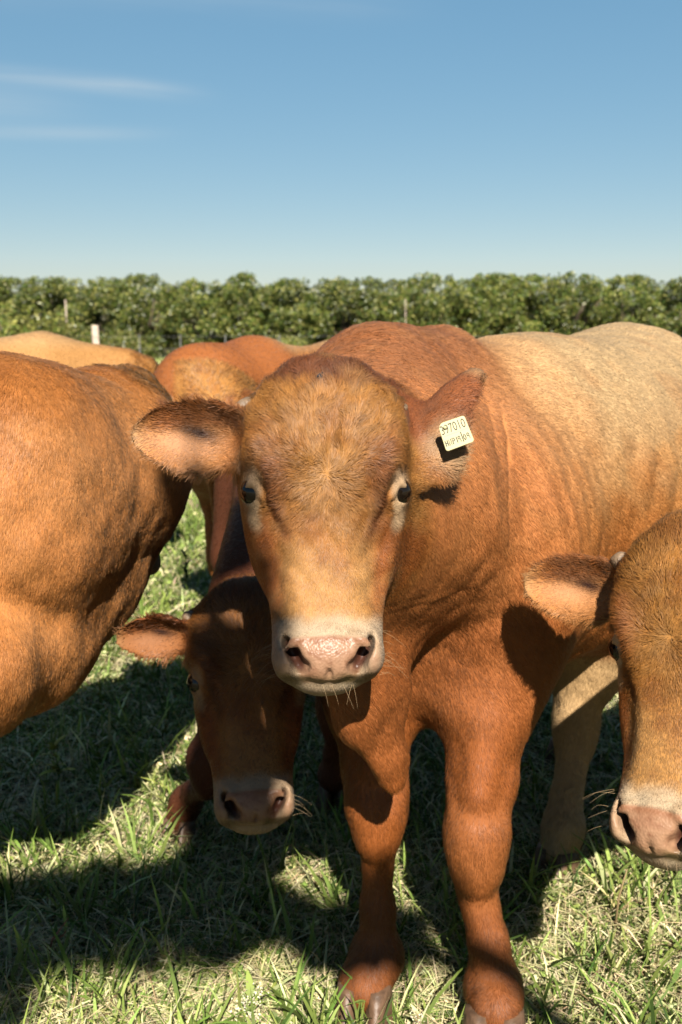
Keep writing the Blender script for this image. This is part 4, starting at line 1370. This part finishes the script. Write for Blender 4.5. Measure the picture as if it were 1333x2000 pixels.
# 5. the cow behind, between the left cow and the bull
def build_mid():
    U, Vv, W = head_axes(415, 830, tilt=34, yaw=10, roll=0)
    hd = Head(P(412, 815, 3.75), U, Vv, W, .86, 1.0, dict(LEAR, L=170), dict(REAR, L=170), .2, (1.05, 1.08, 1.1))
    fr = Frame((-.38, 4.28), (-.42, -.9), .97)
    pr = [trunk(fr)]
    nape = hd.to_world((0, 130, -200)); throat = hd.to_world((0, -40, -190))
    pr += [cone(fr.w(.0, 0, 1.2), P(398, 775, 4.0), .19, .2, .1), cone(P(398, 775, 4.0), nape, .18, .13, .09), cone(fr.w(.2, 0, .92), throat, .17, .1, .1), cone(fr.w(.25, 0, .66), throat, .08, .06, .06, flat=(fr.s, .5))]
    hv = []
    for sd_ in (1, -1):
        ft = fr.w(.0, .15*sd_, 0); hf = fr.w(-1.05, .17*sd_, 0)
        pr += foreleg(fr.w(.15, .16*sd_, .86), fr.w(.02, .17*sd_, .70), fr.w(.04, .16*sd_, .40), fr.w(.0, .15*sd_, .12), ft, 1, fr.f)
        pr += hindleg(fr, sd_, hf)
        hv += [(ft, fr.f, 1), (hf, fr.f, 1)]
    def paint(V, N, col, wet, fl, fdir, lift):
        q = fr.local(V); f, l, z = q.T
        col[:] = alb(196, 116, 56)
        lay(col, sst(.0, -.15, f), alb(220, 142, 72))
        lay(col, sst(1.32, 1.38, z)*sst(.05, -.15, f)*.8, alb(236, 190, 132))
        setdir(fdir, fr, .5, .8)
    r = animal('cow', 'reddish cow with a pale forehead standing behind the left ear of the bull', 'cow', fr.o, pr, hd, (-1.2, 3.2, -.01), (.7, 6.0, 1.5), .024, .011,
               paint, hv, FUR[4], .0007, head_dens=1.5)
    return r

# 6. the pale cow farthest back on the left
def build_far():
    fwd = nrm((.93, .35, 0))
    fr = Frame((-1.46, 5.0), fwd, .98)
    W = nrm((.80, .2, -.55)); U = nrm(np.cross(np.array([0, 0, 1.0]), W)); Vv = np.cross(W, U)
    hd = Head(P(268, 800, 5.15), U, Vv, W, 1.0, 1.0, dict(LEAR, axis=(-.9, .1, -.2), L=150), dict(REAR, axis=(.9, .1, -.2), L=150), .1)
    pr = [trunk(fr)]
    pr += [cone(fr.w(.0, 0, 1.18), hd.to_world((0, 140, -200)), .2, .14, .1), cone(fr.w(.2, 0, .95), hd.to_world((0, -40, -190)), .17, .1, .1)]
    hv = []
    for sd_ in (1, -1):
        ft = fr.w(.0, .15*sd_, 0); hf = fr.w(-1.05, .17*sd_, 0)
        pr += foreleg(fr.w(.15, .16*sd_, .86), fr.w(.02, .17*sd_, .70), fr.w(.04, .16*sd_, .40), fr.w(.0, .15*sd_, .12), ft, 1, fr.f)
        pr += hindleg(fr, sd_, hf)
        hv += [(ft, fr.f, 1), (hf, fr.f, 1)]
    def paint(V, N, col, wet, fl, fdir, lift):
        q = fr.local(V); f, l, z = q.T
        n1 = snoise(V, .4, 1)
        col[:] = alb(226, 166, 98)
        lay(col, sst(.1, .8, n1)*.5, alb(206, 140, 74))
        lay(col, sst(1.3, 1.38, z)*.5, alb(240, 200, 146))
        setdir(fdir, fr, .5, .8)
    return animal('cow', 'pale tan cow farthest back on the left, only its back showing', 'cow', fr.o, pr, hd, (-3.3, 3.9, -.01), (-.5, 6.1, 1.5), .026, .014,
                  paint, hv, FUR[5], .0008, head_dens=1.0, horns=False)

(bull, bullV, bullF), bull_head = build_main()
build_right()
build_calf()
build_left()
build_mid()
build_far()
# ------------------------------------------------------------------ ear tag
def ear_tag():
    hd = bull_head
    c = P(890, 846, 1.57)
    ex = nrm(hd.dirw((58, 20, 10))); ey = nrm(hd.dirw((-17, 55, 6))); ey = nrm(ey-ex*(ey @ ex)); ez = np.cross(ex, ey)
    e = empty('ear_tag', c, 'pale yellow plastic tag with numbers hanging from the right-hand ear of the bull', 'ear tag')
    u = hd.sc
    def loc(a, b, z): return c+ex*a*u+ey*b*u+ez*z*u
    w, h = 30, 29
    ring = []
    for cx, cy, a0 in ((w-6, h-6, 0), (-w+14, h-12, 90), (-w+5, -h+5, 180), (w-5, -h+5, 270)):
        rr = 14 if (cx < 0 and cy > 0) else 6
        for i in range(7):
            a = math.radians(a0+i*15)
            ring.append((cx+rr*math.cos(a)*.9, cy+rr*math.sin(a)*.9))
    n = len(ring)
    V = [loc(a*.97, b*.97, 1.4) for a, b in ring]+[loc(a, b, .8) for a, b in ring]+[loc(a, b, -.8) for a, b in ring]+[loc(a*.97, b*.97, -1.4) for a, b in ring]
    F = []
    for k in range(3):
        for i in range(n):
            F.append((k*n+i, (k+1)*n+i, (k+1)*n+(i+1) % n, k*n+(i+1) % n))
    c0 = len(V); V += [loc(0, 0, 1.4), loc(0, 0, -1.4)]
    for i in range(0, n, 2):
        F.append((c0, i, i+1, (i+2) % n)); F.append((c0+1, 3*n+(i+2) % n, 3*n+i+1, 3*n+i))
    M_TAG = simple_mat('tag_plastic', tuple(lin((246, 236, 176))*.25), .4, .4)
    M_INK = simple_mat('tag_ink', (.022, .02, .012), .6, .2)
    M_FADE = simple_mat('tag_marker', (.025, .025, .018), .6, .2)
    mesh_obj('plate', V, F, M_TAG, e, c, smooth=False)
    rot = Matrix((ex, ey, ez)).transposed().to_4x4()
    f = bpy.data.curves.new('printed_number', 'FONT')
    f.body = '397010'; f.size = 27*u; f.extrude = .00012; f.align_x = 'RIGHT'
    o = bpy.data.objects.new('printed_number', f); COL.objects.link(o); o.parent = e
    o.matrix_local = Matrix.Translation(Vector(ex*26*u+ey*5*u+ez*1.5*u)) @ rot @ Matrix.Diagonal((.66, 1, 1, 1))
    f.materials.append(M_INK)
    # dividing line and the handwritten row, as pen strokes
    strokes = {'H': [[(0, 0), (0, 10)], [(5, 0), (5, 10)], [(0, 5), (5, 5)]], 'N': [[(0, 0), (0, 10), (5, 0), (5, 10)]],
               'P': [[(0, 0), (0, 10), (4, 9.6), (5, 7.5), (4, 5.2), (0, 5)]], '1': [[(2, 0), (2, 10)]],
               '9': [[(5, 7), (4, 9.5), (1.5, 9.5), (.4, 7), (1.5, 4.6), (4, 4.8), (5, 7), (4.8, 0)]],
               '/': [[(2.2, -2), (2.2, 15)]], '0': [[(2.5, 0), (.3, 2.5), (.3, 7), (2.5, 9.5), (4.8, 7), (4.8, 2.5), (2.5, 0)]]}
    cu = bpy.data.curves.new('handwriting', 'CURVE'); cu.dimensions = '3D'; cu.bevel_depth = 1.0*u; cu.bevel_resolution = 1
    x0 = -26.0
    for ch, adv in zip('HNP19/09', (7.4, 7.4, 7.2, 4.4, 7.0, 4.4, 7.4, 7)):
        sx = .9
        for st in strokes[ch]:
            sp = cu.splines.new('POLY'); sp.points.add(len(st)-1)
            for i, (a, b) in enumerate(st):
                q = ex*(x0+a*sx)*u+ey*(b*1.25-20)*u+ez*1.3*u
                sp.points[i].co = (*q, 1)
        x0 += adv*1.02
    sp = cu.splines.new('POLY'); sp.points.add(1)
    for i, a in enumerate((-24, 27)): sp.points[i].co = (*(ex*a*u+ey*(1.0)*u+ez*.9*u), 1)
    sp.points[0].radius = sp.points[1].radius = .6
    o = bpy.data.objects.new('handwriting', cu); COL.objects.link(o); o.parent = e
    cu.materials.append(M_FADE)
    dg = bpy.context.evaluated_depsgraph_get()
    for q in [x for x in e.children if x.type in ('FONT', 'CURVE')]:
        me = bpy.data.meshes.new_from_object(q.evaluated_get(dg)); nm = q.name; ml = q.matrix_local.copy()
        bpy.data.objects.remove(q)
        r = bpy.data.objects.new(nm, me); COL.objects.link(r); r.parent = e; r.matrix_local = ml
    V, F = tube([loc(-16, 18, -10), loc(-16, 18, 3), loc(-16, 18, 6)], [4*u, 4*u, 3*u], 10)
    mesh_obj('stud', V, F, M_TAG, e, c)
ear_tag()

# ------------------------------------------------------------------ fly on the crown of the bull
def fly():
    hd = bull_head
    q = hd.to_world((-18, 287, 8))
    v = bullV[np.argmin(np.linalg.norm(bullV-q, axis=1))]
    c = v+hd.dirw((0, .2, 1))*.007
    e = empty('fly', c, 'small black fly sitting on the brown crown of the head of the bull', 'fly')
    mk = simple_mat('fly_shell', (.005, .005, .007), .6, .15)
    A = np.stack([hd.dirw(nrm((.6, .8, 0))), hd.dirw(nrm((-.8, .6, 0))), hd.dirw((0, 0, 1))])
    V, F = join([ball(c, (.0045, .0022, .002), A, 12, 8), ball(c+A[0]*.0052, (.0016, .0019, .0016), A, 10, 6)])
    mesh_obj('body', V, F, mk, e, c)
    for s in (-1, 1):
        V, F = ball(c-A[0]*.002+A[1]*s*.0022+A[2]*.0018, (.0045, .0016, .0003), A, 10, 6)
        mesh_obj('wing', V, F, simple_mat('fly_wing', (.012, .012, .014), .7, .1), e, c)
fly()

# ------------------------------------------------------------------ weeds one can tell apart
M_STALK = simple_mat('stalk', (.14, .10, .05), .7, .2)
M_STALKG = simple_mat('green_stalk', (.10, .13, .035), .6, .2)
def flowers(pos, s, cols):
    return leaves(pos, s, .8, (0, -.5, .6), cols)
def stem_weed(name, px, py, h, lean, label, cat, leafn=0, leafs=.03, flower=0, mat=None, leafcol=LIME, branch=3):
    g = G(px, py); g[2] = 0
    e = empty(name, g, label, cat)
    tip = g+np.array([lean, -.02, h])
    mid = g+np.array([lean*.35, .0, h*.55])
    parts = [tube([g-np.array([0, 0, .01]), mid, tip], [.0032, .0026, .0012], 6)]
    ends = [tip]
    for i in range(branch):
        t = .4+.5*i/max(branch, 1)
        p = g+(tip-g)*t
        a = i*2.4+px
        q = p+np.array([math.cos(a)*h*.16, math.sin(a)*h*.12, h*.17])
        parts.append(tube([p, (p+q)/2+np.array([0, 0, -.004]), q], [.0016, .0014, .0008], 5)); ends.append(q)
    V, F = join(parts)
    mesh_obj('stem', V, F, mat or M_STALKG, e, g)
    for i in range(leafn):
        t = rng.uniform(.25, 1.0)
        p = g+(mid-g)*min(t*1.8, 1)+(tip-mid)*max(0, t-.55)*2.2
        L = leafs*rng.uniform(.6, 1.2)
        V, F, C = blades(p[None], np.array([L]), np.array([L*.42]), np.array([rng.uniform(0, 6.28)]), np.array([rng.uniform(.8, 1.5)]), np.array([leafcol])*rng.uniform(.8, 1.2), 4)
        mesh_obj('leaf', V, F, M_GRASS, e, g, C)
    if flower:
        pp = []
        for q in ends:
            k = flower//len(ends)
            pp.append(q+rng.normal(size=(k, 3))*np.array([.005, .005, .016])-np.array([0, 0, .012]))
        pp = np.concatenate(pp)
        V, F, C = flowers(pp, rng.uniform(.003, .006, len(pp)), pick(len(pp), [(.45, .42, .33), (.36, .36, .22), (.25, .21, .13)], [.6, .3, .1]))
        o = mesh_obj('blossom', V, F, M_GRASS, e, g, C, smooth=False); o['kind'] = 'stuff'
    return e
stem_weed('flowering_weed', 470, 2040, .135, .03, 'weed with a spike of tiny cream flowers in the lit grass at the bottom', 'weed', 6, .04, 260, None, LIME, 7)
stem_weed('flowering_weed', 822, 2030, .075, -.01, 'short weed with small pale flower heads between the forefeet of the bull', 'weed', 4, .03, 70, M_STALK, PALE, 3)
stem_weed('leafy_weed', 118, 1545, .17, -.01, 'yellow green leafy weed standing in sun on the left at the edge of the shadow', 'weed', 14, .06, 0, None, (.21, .22, .042), 4)
stem_weed('dry_stalk', 1200, 1830, .19, .015, 'thin bent dry stalk in the shade below the muzzle of the right cow', 'dry stalk', 0, .03, 0, M_STALK, STRAW, 1)
stem_weed('red_stalk', 85, 1900, .15, .07, 'reddish leaning stalk in the shade at the lower left', 'dry stalk', 4, .03, 0, simple_mat('red_stalk_skin', (.13, .055, .035), .7, .2), GREEN, 2)
stem_weed('tall_weed', 366, 1165, .24, .0, 'dark upright weed standing in the sunny grass beyond the muzzle of the left cow', 'weed', 16, .05, 0, None, DARK, 4)
stem_weed('dry_stalk', 22, 1975, .10, .0, 'short broken straw stub at the bottom left corner', 'dry stalk', 0, .03, 0, simple_mat('straw_stub', (.28, .2, .1), .7, .2), STRAW, 0)
def tuft(px, py, nb, h, label, col, wd=.009):
    g = G(px, py); g[2] = 0
    e = empty('grass_tuft', g, label, 'grass tuft')
    for i in range(nb):
        p = g+np.array([rng.normal()*.025, rng.normal()*.02, -.005])
        V, F, C = blades(p[None], np.array([h*rng.uniform(.55, 1.1)]), np.array([wd*rng.uniform(.7, 1.3)]), np.array([rng.uniform(0, 6.28)]), np.array([rng.uniform(.1, .7)]), np.array([col])*rng.uniform(.75, 1.2), 6)
        mesh_obj('blade', V, F, M_GRASS, e, g, C)
tuft(1205, 1895, 11, .15, 'tuft of tall pale green blades in the lit grass at the lower right', (.17, .19, .056))
tuft(318, 1205, 9, .17, 'tuft of broad lit blades behind the ear of the shaded calf', (.14, .18, .035), .018)
tuft(30, 1780, 12, .16, 'tuft of dark green blades in the shade at the left edge', GREEN)
tuft(300, 1905, 12, .12, 'tuft of lit green blades at the upper edge of the bottom sunny patch', LIME)
tuft(200, 1990, 14, .14, 'tuft of green blades in the shade at the bottom left', GREEN, .011)
tuft(110, 1480, 10, .20, 'tuft of tall lit blades behind the yellow green weed on the left', LIME, .008)
